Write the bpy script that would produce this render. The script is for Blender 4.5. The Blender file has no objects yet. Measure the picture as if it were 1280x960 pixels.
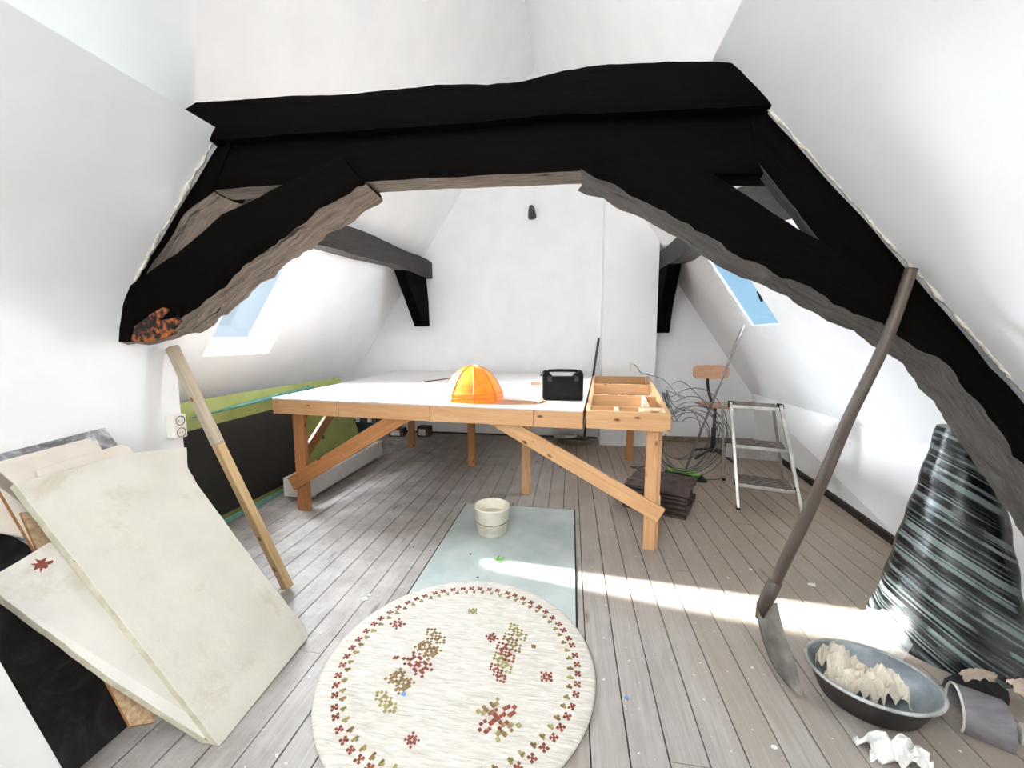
import bpy, bmesh, math, random
from mathutils import Vector, Matrix, noise
random.seed(7)
V = Vector
sc = bpy.context.scene
COL = sc.collection

# ------------------------------------------------------------------ colour / materials
def lin(c):
    f = lambda x: x/12.92 if x <= .04045 else ((x+.055)/1.055)**2.4
    return (f(c[0]/255), f(c[1]/255), f(c[2]/255), 1)

class NT:
    def __init__(s, name):
        s.m = bpy.data.materials.new(name); s.m.use_nodes = True
        s.t = s.m.node_tree; s.t.nodes.clear()
        s.out = s.n('ShaderNodeOutputMaterial')
    def n(s, typ, **kw):
        nd = s.t.nodes.new(typ)
        for k, v in kw.items():
            if k in nd.inputs: nd.inputs[k].default_value = v
            else: setattr(nd, k, v)
        return nd
    def l(s, a, b): s.t.links.new(a, b)
    def ramp(s, fac, stops):
        r = s.n('ShaderNodeValToRGB'); e = r.color_ramp.elements
        while len(e) < len(stops): e.new(.5)
        for q, (p, c) in zip(e, stops): q.position = p; q.color = c
        s.l(fac, r.inputs[0]); return r.outputs[0]
    def mix(s, fac, a, b, mode='MIX'):
        m = s.n('ShaderNodeMix', data_type='RGBA', blend_type=mode)
        for sock, v in ((m.inputs[0], fac), (m.inputs[6], a), (m.inputs[7], b)):
            if hasattr(v, 'links'): s.l(v, sock)
            else: sock.default_value = v
        return m.outputs[2]
    def noise(s, vec, scale, detail=4, rough=.55, dist=0):
        q = s.n('ShaderNodeTexNoise', Scale=scale, Detail=detail, Roughness=rough, Distortion=dist)
        if vec is not None: s.l(vec, q.inputs['Vector'])
        return q.outputs[0]
    def coords(s, kind='Object', sc_=(1, 1, 1), attr=None):
        if attr: o = s.n('ShaderNodeAttribute', attribute_name=attr).outputs['Vector']
        else: o = s.n('ShaderNodeTexCoord').outputs[kind]
        mp = s.n('ShaderNodeMapping'); mp.inputs['Scale'].default_value = sc_
        s.l(o, mp.inputs['Vector']); return mp.outputs[0]
    def bump(s, h, strength, dist=.01):
        b = s.n('ShaderNodeBump', Strength=strength, Distance=dist); s.l(h, b.inputs['Height']); return b.outputs[0]
    def finish(s, color, rough=.6, normal=None, **kw):
        p = s.n('ShaderNodeBsdfPrincipled', Roughness=rough)
        for k, v in kw.items():
            k = k.replace('_', ' ')
            if k in p.inputs: p.inputs[k].default_value = v
        if hasattr(color, 'links'): s.l(color, p.inputs['Base Color'])
        else: p.inputs['Base Color'].default_value = color
        if normal is not None: s.l(normal, p.inputs['Normal'])
        s.l(p.outputs[0], s.out.inputs[0]); s.p = p; return s.m

def mat_noise(name, c1, c2, scale=8, rough=.6, bump=.1, bscale=40, attr=None, stretch=(1, 1, 1), lo=.35, hi=.65, bdist=.004, **kw):
    t = NT(name); v = t.coords('Object', stretch, attr)
    f = t.noise(v, scale)
    c = t.ramp(f, [(lo, lin(c1)), (hi, lin(c2))])
    nb = t.bump(t.noise(v, bscale, 6), bump, bdist)
    return t.finish(c, rough, nb, **kw)

def mat_wood(name, c1, c2, knots=True, rough=.5, kcol=(96, 48, 20)):
    t = NT(name); v = t.coords(attr='gc', sc_=(1.1, 16, 16))
    f = t.noise(v, 2.2, 5, .6, 1.2)
    c = t.ramp(f, [(.3, lin(c1)), (.5, lin([(a+b)/2 for a, b in zip(c1, c2)])), (.72, lin(c2))])
    if knots:
        v2 = t.coords(attr='gc', sc_=(3.4, 7, 7))
        vo = t.n('ShaderNodeTexVoronoi', Scale=1.6); t.l(v2, vo.inputs['Vector'])
        k = t.ramp(vo.outputs['Distance'], [(.06, (1, 1, 1, 1)), (.15, (0, 0, 0, 1))])
        c = t.mix(k, c, lin(kcol))
    return t.finish(c, rough, t.bump(f, .15, .003))

M = {}
M['plaster'] = mat_noise('white_plaster', (238, 239, 239), (243, 244, 244), 3, .85, .16, 30, bdist=.006)
def mk_floor():
    t = NT('whitewashed_boards')
    vb = t.n('ShaderNodeAttribute', attribute_name='plank').outputs['Fac']
    v = t.coords(attr='gc', sc_=(1.2, 26, 26))
    f = t.noise(v, 1.6, 6, .62, 1.5)
    c = t.ramp(f, [(.25, lin((132, 125, 119))), (.5, lin((153, 147, 142))), (.75, lin((170, 165, 161)))])
    c = t.mix(t.ramp(vb, [(0, (0, 0, 0, 1)), (1, (.4, .4, .4, 1))]), c, lin((136, 123, 113)))
    o = t.coords('Object')
    dirt = t.ramp(t.noise(o, 1.3, 5, .6), [(.42, (0, 0, 0, 1)), (.72, (.6, .6, .6, 1))])
    c = t.mix(dirt, c, lin((130, 118, 107)))
    # worn white wash: more on the left of the room, dustier brown on the far right
    sx = t.n('ShaderNodeSeparateXYZ'); t.l(t.coords('Object'), sx.inputs[0])
    left = t.ramp(t.n('ShaderNodeMath', operation='MULTIPLY_ADD').outputs[0], [(0, (0, 0, 0, 1)), (1, (1, 1, 1, 1))])
    ma = [n for n in t.t.nodes if n.type == 'MATH'][-1]
    t.l(sx.outputs[0], ma.inputs[0]); ma.inputs[1].default_value = -.32; ma.inputs[2].default_value = .25
    c = t.mix(t.mix(1.0, left, t.ramp(t.noise(o, 5, 6, .7), [(.35, (0, 0, 0, 1)), (.7, (.75, .75, .75, 1))]), 'MULTIPLY'), c, lin((202, 196, 192)))
    sy = t.n('ShaderNodeVectorMath', operation='DOT_PRODUCT'); t.l(o, sy.inputs[0]); sy.inputs[1].default_value = (.30, .22, 0)
    ad = t.n('ShaderNodeMath', operation='MULTIPLY_ADD'); t.l(t.noise(o, 2.2, 6, .7), ad.inputs[0]); ad.inputs[1].default_value = .8; t.l(sy.outputs['Value'], ad.inputs[2])
    mrn = t.n('ShaderNodeMapRange'); t.l(ad.outputs[0], mrn.inputs[0]); mrn.inputs[1].default_value = .75; mrn.inputs[2].default_value = 1.7; mrn.inputs[3].default_value = 0; mrn.inputs[4].default_value = .75
    c = t.mix(mrn.outputs[0], c, lin((152, 133, 115)))  # dust brown, lightened to lift the shaded floor under the bench
    spk = t.ramp(t.noise(o, 42, 3, .5), [(.70, (0, 0, 0, 1)), (.74, (.8, .8, .8, 1))])
    c = t.mix(spk, c, lin((225, 222, 218)))
    vo = t.n('ShaderNodeTexVoronoi', Scale=1.0); t.l(t.coords(attr='gc', sc_=(1.5, 6, 6)), vo.inputs['Vector'])
    k = t.ramp(vo.outputs['Distance'], [(.05, (.7, .7, .7, 1)), (.11, (0, 0, 0, 1))])
    c = t.mix(k, c, lin((92, 78, 66)))
    return t.finish(c, .62, t.bump(f, .18, .002))
M['floor'] = mk_floor()
M['subfloor'] = mat_noise('dark_gap', (26, 22, 20), (34, 30, 26), 10, .9)
def mk_beam():
    t = NT('black_stained_oak'); v = t.coords(attr='gc', sc_=(1.5, 14, 14))
    f = t.noise(v, 2.5, 7, .65, 1)
    c = t.ramp(f, [(.3, lin((6, 5, 4))), (.62, lin((9, 7, 6))), (.85, lin((22, 14, 10)))])
    return t.finish(c, .8, t.bump(f, .5, .012), Specular_IOR_Level=.03)
M['beam'] = mk_beam()
def mk_bare(name, a, b, cc):
    t = NT(name); v = t.coords(attr='gc', sc_=(1.6, 17, 17))
    f = t.noise(v, 2.2, 8, .68, 2)
    c = t.ramp(f, [(.3, lin(a)), (.48, lin(b)), (.7, lin(cc))])
    vo = t.noise(t.coords(attr='gc', sc_=(3, 22, 22)), 1.3, 3, .5, .6)
    k = t.ramp(vo, [(.30, (1, 1, 1, 1)), (.36, (0, 0, 0, 1))])
    c = t.mix(k, c, lin((30, 24, 20)))
    return t.finish(c, .8, t.bump(f, .9, .02))
M['bare'] = mk_bare('bare_weathered_oak', (84, 72, 62), (132, 119, 106), (168, 155, 140))
M['bare_dark'] = mk_bare('grey_worn_oak', (52, 48, 45), (78, 73, 69), (98, 92, 87))
M['purlin'] = mk_bare('dark_grey_oak', (34, 31, 29), (47, 43, 40), (66, 61, 56))
M['rot'] = mat_noise('rotten_orange_oak', (14, 8, 5), (158, 84, 30), 34, .85, .9, 40, bdist=.02, lo=.46, hi=.62)
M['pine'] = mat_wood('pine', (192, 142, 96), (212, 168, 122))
M['pine_shaded'] = mat_wood('shaded_orange_pine', (166, 108, 64), (188, 132, 84))  # darker copy of the bench pine, shade put into its colour
M['pine_pale'] = mat_wood('cut_pine', (226, 196, 158), (240, 218, 186), False)
M['laminate'] = mat_noise('white_laminate', (216, 210, 206), (224, 219, 215), 4, .38, .02)
M['hardboard'] = mat_noise('brown_hardboard', (178, 132, 96), (198, 154, 118), 14, .6, .05)
M['foam'] = None
def mk_foam(name, base, stain, dots=True):
    t = NT(name); o = t.coords('Object')
    c = t.ramp(t.noise(o, 5, 6, .6), [(.35, lin([x-9 for x in base])), (.65, lin(base))])
    s = t.ramp(t.noise(o, 3.1, 5, .7, .5), [(.55, (0, 0, 0, 1)), (.70, (.6, .6, .6, 1))])
    c = t.mix(s, c, lin((176, 162, 134)))
    if stain:
        k = t.ramp(t.noise(o, stain, 3, .6, .4), [(.705, (0, 0, 0, 1)), (.735, (1, 1, 1, 1))])
        c = t.mix(k, c, lin((120, 58, 40)))
    return t.finish(c, .8, t.bump(t.noise(o, 34, 6, .7), .35, .006))
M['foam'] = mk_foam('cream_foam', (208, 203, 190), 0)
M['foam_stained'] = mk_foam('stained_foam', (210, 205, 196), 6.0)
M['foam_edge'] = mat_noise('yellowed_foam_edge', (174, 167, 146), (198, 192, 172), 22, .9, .5, 60)
M['rustspot'] = mat_noise('rust_stain', (118, 52, 38), (142, 74, 56), 30, .8)
M['white_board'] = mat_noise('white_board', (206, 196, 182), (216, 207, 194), 6, .6, .05)
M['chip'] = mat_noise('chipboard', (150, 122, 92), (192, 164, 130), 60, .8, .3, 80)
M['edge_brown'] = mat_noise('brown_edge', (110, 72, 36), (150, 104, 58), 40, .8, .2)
def mk_marble(name, a, b, s=9):
    t = NT(name); o = t.coords('Object')
    f = t.noise(o, s, 8, .7, 2.2)
    c = t.ramp(f, [(.40, lin(a)), (.52, lin([(p+q)/2 for p, q in zip(a, b)])), (.62, lin(b))])
    return t.finish(c, .45)
M['marble'] = mk_marble('grey_marble_laminate', (92, 90, 92), (188, 186, 188), 7)
M['black_slab'] = mk_marble('black_scuffed', (17, 16, 16), (52, 50, 49), 6)
M['blackboard'] = mat_noise('matt_black_panel', (22, 20, 18), (30, 28, 25), 5, .75, .02)
M['olive'] = mat_noise('olive_green_paint', (150, 160, 86), (168, 176, 104), 5, .55, .04)
M['olive_dark'] = mat_noise('olive_slot', (90, 92, 40), (104, 106, 52), 9, .7)
M['teal'] = mat_noise('teal_strip', (88, 150, 138), (116, 172, 158), 12, .5)
M['white_paint'] = mat_noise('white_paint', (226, 224, 220), (234, 232, 228), 6, .45, .04)
M['white_plastic'] = mat_noise('white_plastic', (224, 220, 208), (236, 232, 222), 10, .4, .02)
M['bucket'] = mat_noise('dirty_white_plastic', (206, 198, 176), (232, 226, 210), 9, .45, .1, 20, lo=.3, hi=.5)
M['brown_dirt'] = mat_noise('brown_residue', (104, 78, 48), (190, 176, 140), 12, .8, .2)
M['hatch'] = mat_noise('grey_painted_sheet', (158, 168, 164), (180, 188, 184), 3.5, .55, .05, 60)
M['alu'] = mat_noise('aluminium', (176, 174, 168), (204, 202, 196), 14, .38, .06, Metallic=.75)
M['tread'] = mat_noise('paint_spattered_tread', (52, 43, 38), (128, 116, 108), 26, .7, .3, 40, stretch=(1, 2, 1))
M['grey_steel'] = mat_noise('grey_steel', (66, 68, 68), (92, 94, 94), 20, .45, .08, Metallic=.6)
M['broom_grey'] = mat_noise('worn_grey_handle', (112, 106, 103), (140, 134, 130), 14, .5)
M['black_metal'] = mat_noise('black_metal', (20, 20, 21), (34, 34, 35), 20, .5, .05)
M['black_plastic'] = mat_noise('black_plastic', (12, 11, 11), (18, 17, 16), 18, .7, .1, 60, Specular_IOR_Level=.15)
M['ply'] = mat_wood('plywood_seat', (184, 138, 106), (204, 160, 128), False)
M['tile'] = mat_noise('brown_roof_tile', (50, 38, 34), (84, 68, 62), 20, .6, .3, 60)
M['green'] = mat_noise('bright_green_plastic', (112, 176, 66), (136, 196, 84), 10, .5)
M['leaf'] = mat_noise('green_leaf', (48, 100, 34), (84, 136, 58), 30, .5)
M['bristle'] = mat_noise('dark_bristle', (18, 22, 18), (40, 44, 36), 60, .9, .8, 120)
M['cable'] = mat_noise('grey_cable', (74, 76, 76), (104, 106, 106), 15, .5)
M['cable_white'] = mat_noise('pale_cable', (190, 186, 178), (212, 208, 200), 15, .5)
M['hose'] = mat_noise('olive_grey_hose', (98, 96, 80), (128, 124, 106), 15, .6)
M['plank'] = mat_wood('weathered_plank', (176, 144, 100), (206, 176, 130), True, .7, (120, 84, 52))
M['plank_grey'] = mat_wood('grey_mortar_plank', (166, 150, 128), (192, 178, 158), False, .8)
M['handle'] = mat_wood('worn_ash_handle', (50, 42, 36), (88, 75, 65), False, .5)
M['blade'] = mat_noise('worn_steel_blade', (108, 102, 96), (158, 152, 144), 9, .45, .2, 30, Metallic=.4)
M['tub_out'] = mat_noise('dark_rubber', (34, 30, 28), (60, 54, 50), 12, .6, .2)
M['tub_in'] = mat_noise('chalky_inside', (84, 92, 98), (150, 158, 160), 7, .55, .15)
M['paper_tan'] = mat_noise('cream_paper', (196, 186, 168), (216, 208, 192), 9, .8, .1)
M['paper_white'] = mat_noise('white_paper', (214, 214, 210), (232, 232, 228), 9, .75, .1)
M['tub_rim'] = mat_noise('pale_tub_rim', (120, 124, 122), (176, 178, 174), 12, .6, .2)
M['grey_sheet'] = mat_noise('grey_sheet', (92, 88, 92), (120, 116, 118), 5, .5, .1, stretch=(1, 5, 5))
M['black_cloth'] = mat_noise('black_cloth', (18, 17, 17), (34, 33, 33), 12, .85, .5, 30)
M['rag'] = mat_noise('beige_rag', (150, 134, 120), (186, 168, 150), 9, .9, .4, 40)
M['pale_block'] = mat_noise('pale_block', (176, 170, 160), (206, 200, 190), 9, .8)
M['blue'] = mat_noise('blue_chip', (70, 120, 170), (100, 150, 200), 20, .5)
M['carton'] = mat_noise('printed_carton', (74, 58, 48), (98, 78, 66), 10, .7)
M['carton_white'] = mat_noise('white_print', (216, 212, 206), (230, 226, 220), 10, .6)
M['sky_frame'] = mat_noise('white_skylight_paint', (236, 238, 240), (242, 244, 246), 6, .5, .02)
M['crate'] = mat_noise('dark_green_crate', (40, 50, 46), (66, 78, 72), 12, .6)
M['baseboard'] = mat_noise('dark_floor_edge', (20, 15, 13), (48, 38, 32), 14, .8, .3)
M['baseboard_tan'] = mat_noise('brown_skirting', (110, 94, 80), (140, 122, 106), 14, .8, .2)
M['mortar'] = mat_noise('rough_plaster_edge', (196, 184, 164), (228, 222, 210), 24, .95, .9, 50, bdist=.02)
def mk_glass():
    t = NT('skylight_glass')
    tr = t.n('ShaderNodeBsdfTransparent', Color=(.96, .98, 1, 1)); gl = t.n('ShaderNodeBsdfGlossy', Roughness=.03)
    mx = t.n('ShaderNodeMixShader', Fac=.05)
    t.l(tr.outputs[0], mx.inputs[1]); t.l(gl.outputs[0], mx.inputs[2]); t.l(mx.outputs[0], t.out.inputs[0]); return t.m
M['glass'] = mk_glass()
def mk_orange():
    t = NT('orange_fabric'); o = t.coords('Object')
    c = t.ramp(t.noise(o, 22, 3), [(.3, lin((240, 138, 20))), (.7, lin((252, 168, 46)))])
    d = t.n('ShaderNodeBsdfPrincipled', Roughness=.35); t.l(c, d.inputs['Base Color']); d.inputs['Coat Weight'].default_value = 1; d.inputs['Coat Roughness'].default_value = .3
    tl = t.n('ShaderNodeBsdfTranslucent'); t.l(c, tl.inputs[0])
    mx = t.n('ShaderNodeMixShader', Fac=.42); t.l(d.outputs[0], mx.inputs[1]); t.l(tl.outputs[0], mx.inputs[2])
    t.l(mx.outputs[0], t.out.inputs[0]); return t.m
M['orange'] = mk_orange()
M['orange_seam'] = mat_noise('dark_orange_seam', (170, 74, 12), (200, 96, 20), 12, .5)
def mk_film():
    t = NT('crinkled_clear_film'); o = t.coords('Object')
    tr = t.n('ShaderNodeBsdfTransparent'); p = t.n('ShaderNodeBsdfPrincipled', Roughness=.25)
    p.inputs['Base Color'].default_value = lin((226, 230, 230))
    t.l(t.bump(t.noise(o, 30, 5, .6), .6, .01), p.inputs['Normal'])
    mx = t.n('ShaderNodeMixShader', Fac=.32); t.l(tr.outputs[0], mx.inputs[1]); t.l(p.outputs[0], mx.inputs[2])
    t.l(mx.outputs[0], t.out.inputs[0]); return t.m
M['film'] = mk_film()
def mk_roll():
    t = NT('black_striped_foil')
    a = t.n('ShaderNodeAttribute', attribute_name='gc').outputs['Vector']     # x: height, y: angle
    sp = t.n('ShaderNodeSeparateXYZ'); t.l(a, sp.inputs[0])
    wob = t.noise(t.coords(attr='gc', sc_=(5, 1.2, 1)), 2, 3)
    m1 = t.n('ShaderNodeMath', operation='MULTIPLY_ADD'); t.l(sp.outputs[1], m1.inputs[0]); m1.inputs[1].default_value = .035; t.l(sp.outputs[0], m1.inputs[2])
    m2 = t.n('ShaderNodeMath', operation='MULTIPLY_ADD'); t.l(wob, m2.inputs[0]); m2.inputs[1].default_value = .016; t.l(m1.outputs[0], m2.inputs[2])
    cb = t.n('ShaderNodeCombineXYZ'); t.l(m2.outputs[0], cb.inputs[0])
    n1 = t.noise(cb.outputs[0], 31, 2, .5)
    f = t.ramp(n1, [(.49, (0, 0, 0, 1)), (.53, (1, 1, 1, 1))])
    gaps = t.ramp(t.noise(t.coords(attr='gc', sc_=(8, 1.1, 1)), 1.7, 2, .5), [(.38, (.15, .15, .15, 1)), (.5, (1, 1, 1, 1))])
    f2 = t.mix(1.0, f, gaps, 'MULTIPLY')
    c = t.mix(f2, lin((13, 15, 16)), lin((104, 114, 113)))
    h = t.noise(t.coords(attr='gc', sc_=(26, 4, 1)), 1.5, 6, .6, .5)
    return t.finish(c, .26, t.bump(h, .35, .012))
M['roll'] = mk_roll()
def mk_rug():
    t = NT('cream_wool_rug'); o = t.coords('Object', (1, 1, 1))
    f = t.noise(t.coords('Object', (7, 60, 7)), 2.0, 4, .6, .5)
    c = t.ramp(f, [(.3, lin((180, 173, 161))), (.65, lin((213, 208, 199)))])
    return t.finish(c, .95, t.bump(f, .8, .01))
M['rug'] = mk_rug()
M['wool_red'] = mat_noise('rust_red_wool', (108, 48, 34), (140, 74, 54), 60, .95, .5, 90)
M['wool_olive'] = mat_noise('olive_wool', (128, 116, 62), (160, 148, 94), 60, .95, .5, 90)
M['wool_brown'] = mat_noise('brown_wool', (110, 86, 50), (144, 118, 76), 60, .95, .5, 90)

# ------------------------------------------------------------------ mesh helpers
class MB:
    """collects faces; every vertex carries a grain coordinate (along, across, across)"""
    def __init__(s): s.v = []; s.f = []; s.g = []; s.mi = []; s.pl = []; s.sm = []
    def add(s, vs, fs, gs=None, mi=0, plank=0, smooth=False):
        b = len(s.v); s.v += [V(v) for v in vs]
        s.g += [tuple(g) for g in (gs or vs)]
        for i, f in enumerate(fs):
            s.f.append([b+q for q in f]); s.mi.append(mi[i] if isinstance(mi, list) else mi); s.pl.append(plank); s.sm.append(smooth)
        return s
    def obb(s, c, ax, ay, az, mi=0, plank=0, seed=None):
        """box: centre and three half-axis vectors (ax is the grain direction)"""
        c, ax, ay, az = V(c), V(ax), V(ay), V(az); o = random.random()*50 if seed is None else seed
        vs, gs = [], []
        for i in (-1, 1):
            for j in (-1, 1):
                for k in (-1, 1):
                    vs.append(c+ax*i+ay*j+az*k); gs.append((o+ax.length*i, o+ay.length*j, az.length*k))
        fs = [(0, 1, 3, 2), (4, 6, 7, 5), (0, 4, 5, 1), (2, 3, 7, 6), (0, 2, 6, 4), (1, 5, 7, 3)]
        return s.add(vs, fs, gs, mi, plank)
    def box(s, x0, x1, y0, y1, z0, z1, mi=0, grain=0, plank=0):
        c = V(((x0+x1)/2, (y0+y1)/2, (z0+z1)/2)); h = [V(((x1-x0)/2, 0, 0)), V((0, (y1-y0)/2, 0)), V((0, 0, (z1-z0)/2))]
        h = h[grain:]+h[:grain]
        return s.obb(c, *h, mi=mi, plank=plank)
    def bar(s, p0, p1, w, h, side=None, mi=0):
        """rectangular bar between two points; w along 'side', h across it"""
        p0, p1 = V(p0), V(p1); d = (p1-p0)
        side = V(side) if side is not None else (V((0, 0, 1)).cross(d) if abs(d.normalized().z) < .95 else V((1, 0, 0)))
        side = (side-d.normalized()*side.dot(d.normalized())).normalized(); up = d.normalized().cross(side)
        return s.obb((p0+p1)/2, d/2, side*w/2, up*h/2, mi)
    def prism(s, poly, ext, mi=0, grain=None):
        poly = [V(p) for p in poly]; ext = V(ext); n = len(poly); o = random.random()*40
        vs = poly+[p+ext for p in poly]
        fs = [tuple(range(n))[::-1], tuple(range(n, 2*n))]+[(i, (i+1) % n, n+(i+1) % n, n+i) for i in range(n)]
        g = None
        if grain is not None:
            gx = V(grain).normalized(); gy = ext.normalized(); gz = gx.cross(gy)
            g = [(o+p.dot(gx), o+p.dot(gz), p.dot(gy)) for p in vs]
        return s.add(vs, fs, g, mi)
    def tube(s, path, r, seg=10, mi=0, closed=False, smooth=True):
        path = [V(p) for p in path]; n = len(path)
        rs = r if isinstance(r, (list, tuple)) else [r]*n
        rings, gs, L = [], [], 0; up = None; o = random.random()*30
        for i, p in enumerate(path):
            a = path[(i-1) % n] if (i or closed) else p; b = path[(i+1) % n] if (i < n-1 or closed) else p
            t = (b-a).normalized()
            if up is None: up = t.orthogonal()
            up = (up-t*up.dot(t)).normalized(); sd = t.cross(up)
            if i: L += (p-path[i-1]).length
            for k in range(seg):
                a_ = 2*math.pi*k/seg
                rings.append(p+(up*math.cos(a_)+sd*math.sin(a_))*rs[i]); gs.append((o+L, math.cos(a_)*rs[i], math.sin(a_)*rs[i]))
        fs = []
        for i in range(n if closed else n-1):
            for k in range(seg):
                j = (i+1) % n
                fs.append((i*seg+k, i*seg+(k+1) % seg, j*seg+(k+1) % seg, j*seg+k))
        if not closed: fs += [tuple(range(seg))[::-1], tuple(range((n-1)*seg, n*seg))]
        return s.add(rings, fs, gs, mi, smooth=smooth)
    def lathe(s, c, prof, seg=32, sx=1, sy=1, rot=0, mi=0, wob=0, cap0=False, cap1=False, smooth=True):
        """prof: list of (r, z) about the vertical through c"""
        c = V(c); vs, gs, fs = [], [], []; n = len(prof)
        for i, (r, z) in enumerate(prof):
            for k in range(seg):
                a = 2*math.pi*k/seg
                w = 1+wob*noise.noise(V((math.cos(a)*1.5, math.sin(a)*1.5, z*6)))
                x, y = r*sx*w*math.cos(a), r*sy*w*math.sin(a)
                vs.append(c+V((x*math.cos(rot)-y*math.sin(rot), x*math.sin(rot)+y*math.cos(rot), z))); gs.append((z, a, r))
        for i in range(n-1):
            for k in range(seg):
                fs.append((i*seg+k, i*seg+(k+1) % seg, (i+1)*seg+(k+1) % seg, (i+1)*seg+k))
        if cap0: fs.append(tuple(range(seg))[::-1])
        if cap1: fs.append(tuple(range((n-1)*seg, n*seg)))
        return s.add(vs, fs, gs, mi, smooth=smooth)
    def grid(s, fn, nu, nv, mi=0, smooth=True):
        vs = [fn(i/nu, j/nv) for i in range(nu+1) for j in range(nv+1)]
        fs = [(i*(nv+1)+j, (i+1)*(nv+1)+j, (i+1)*(nv+1)+j+1, i*(nv+1)+j+1) for i in range(nu) for j in range(nv)]
        return s.add(vs, fs, None, mi, smooth=smooth)
    def timber(s, top, bot, y0, y1, step=.04, amp=.006, rough_bottom=0, seed=1, under=1, under_to=99):
        """hewn beam: matching top / bottom polylines in the XZ plane, from y0 (front) to y1 (back)"""
        def resamp(pts, n):
            d = [0]
            for a, b in zip(pts, pts[1:]): d.append(d[-1]+math.dist(a, b))
            out = []
            for i in range(n+1):
                t = d[-1]*i/n; k = max(j for j in range(len(d)) if d[j] <= t+1e-9); k = min(k, len(pts)-2)
                f = (t-d[k])/(d[k+1]-d[k]); out.append((pts[k][0]+(pts[k+1][0]-pts[k][0])*f, pts[k][1]+(pts[k+1][1]-pts[k][1])*f))
            return out, d[-1]
        n = max(4, int(resamp(top, 4)[1]/step)); T, LT = resamp(top, n); B, _ = resamp(bot, n)
        ns = 5; vs, gs, fs, mi = [], [], [], []
        ring = []
        for q in range(ns): ring.append((q/ns, 0))       # front face, bottom->top
        for q in range(ns): ring.append((1, q/ns))       # top, front->back
        for q in range(ns): ring.append((1-q/ns, 1))     # back
        for q in range(ns): ring.append((0, 1-q/ns))     # bottom, back->front
        R = len(ring)
        for i in range(n+1):
            for (h, d) in ring:
                p = V((B[i][0]+(T[i][0]-B[i][0])*h, y0+(y1-y0)*d, B[i][1]+(T[i][1]-B[i][1])*h))
                w = noise.noise_vector(p*5+V((seed*7, 0, 0)))*amp + noise.noise_vector(p*17+V((seed*3, 1, 0)))*amp*.5
                corner = (h in (0, 1)) and (d in (0, 1))
                if corner: w += V((0, (.5-d)*.012, (.5-h)*.012))
                if rough_bottom and h < .25: w += (noise.noise_vector(V((p.x*9, p.y*26, p.z*9)))+.6*noise.noise_vector(V((p.x*24, p.y*60, p.z*24))))*rough_bottom*(1-h*4)
                vs.append(p+w); gs.append((LT*i/n+seed, h*.2+seed, d*.2))
        for i in range(n):
            for k in range(R):
                fs.append((i*R+k, i*R+(k+1) % R, (i+1)*R+(k+1) % R, (i+1)*R+k))
                mi.append((under if T[i][0] < under_to else 0) if k >= 3*ns else 0)
        fs += [tuple(range(R))[::-1], tuple(range(n*R, (n+1)*R))]; mi += [0, 0]
        return s.add(vs, fs, gs, mi, smooth=False)
    def build(s, name, mats, parent=None, origin=None, bevel=0, recalc=True, bseg=2, subsurf=0):
        mats = mats if isinstance(mats, (list, tuple)) else [mats]
        off = V(parent['_loc']) if parent is not None else (V(origin) if origin is not None else s.base())
        me = bpy.data.meshes.new(name)
        me.from_pydata([tuple(v-off) for v in s.v], [], s.f)
        for m in mats: me.materials.append(m)
        at = me.attributes.new('gc', 'FLOAT_VECTOR', 'POINT')
        flat = [c for g in s.g for c in (g[0], g[1], g[2])]; at.data.foreach_set('vector', flat)
        at2 = me.attributes.new('plank', 'FLOAT', 'FACE'); at2.data.foreach_set('value', s.pl)
        me.polygons.foreach_set('material_index', s.mi); me.polygons.foreach_set('use_smooth', s.sm)
        if recalc:
            bm = bmesh.new(); bm.from_mesh(me); bmesh.ops.recalc_face_normals(bm, faces=bm.faces); bm.to_mesh(me); bm.free()
        if getattr(s, 'weld', False):
            bm = bmesh.new(); bm.from_mesh(me); bmesh.ops.remove_doubles(bm, verts=bm.verts, dist=.0005)
            for e in bm.edges: e.smooth = len(e.link_faces) < 2 or e.calc_face_angle(0) < .5
            bm.to_mesh(me); bm.free()
        me.update()
        o = bpy.data.objects.new(name, me); COL.objects.link(o)
        if parent is not None: o.parent = parent; o['_loc'] = tuple(off)
        else: o.location = off; o['_loc'] = tuple(off)
        if bevel:
            b = o.modifiers.new('bevel', 'BEVEL'); b.width = bevel; b.segments = bseg; b.limit_method = 'ANGLE'; b.angle_limit = math.radians(40)
        if subsurf:
            b = o.modifiers.new('subd', 'SUBSURF'); b.levels = subsurf; b.render_levels = subsurf
        return o
    def base(s):
        n = len(s.v); x = sum(v.x for v in s.v)/n; y = sum(v.y for v in s.v)/n
        return V((x, y, min(v.z for v in s.v)))

def tag(o, label, cat, group=None):
    o['label'] = label; o['category'] = cat
    if group: o['group'] = group
    return o
def thing(name, label, cat, loc, group=None):
    o = bpy.data.objects.new(name, None); COL.objects.link(o); o.location = loc; o['_loc'] = tuple(loc)
    o.empty_display_size = .1
    return tag(o, label, cat, group)
def struct(o): o['kind'] = 'structure'; return o
def P(o, label): o['label'] = label; return o
def catmull(pts, n=8, closed=False):
    pts = [V(p) for p in pts]; out = []; N = len(pts)
    for i in range(N if closed else N-1):
        g = lambda k: pts[k % N] if closed else pts[max(0, min(N-1, k))]
        p0, p1, p2, p3 = g(i-1), g(i), g(i+1), g(i+2)
        for j in range(n):
            t = j/n
            out.append(.5*((2*p1)+(-p0+p2)*t+(2*p0-5*p1+4*p2-p3)*t*t+(-p0+3*p1-3*p2+p3)*t**3))
    if not closed: out.append(pts[-1])
    return out
def lerp(a, b, t): return V(a)+(V(b)-V(a))*t

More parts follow.
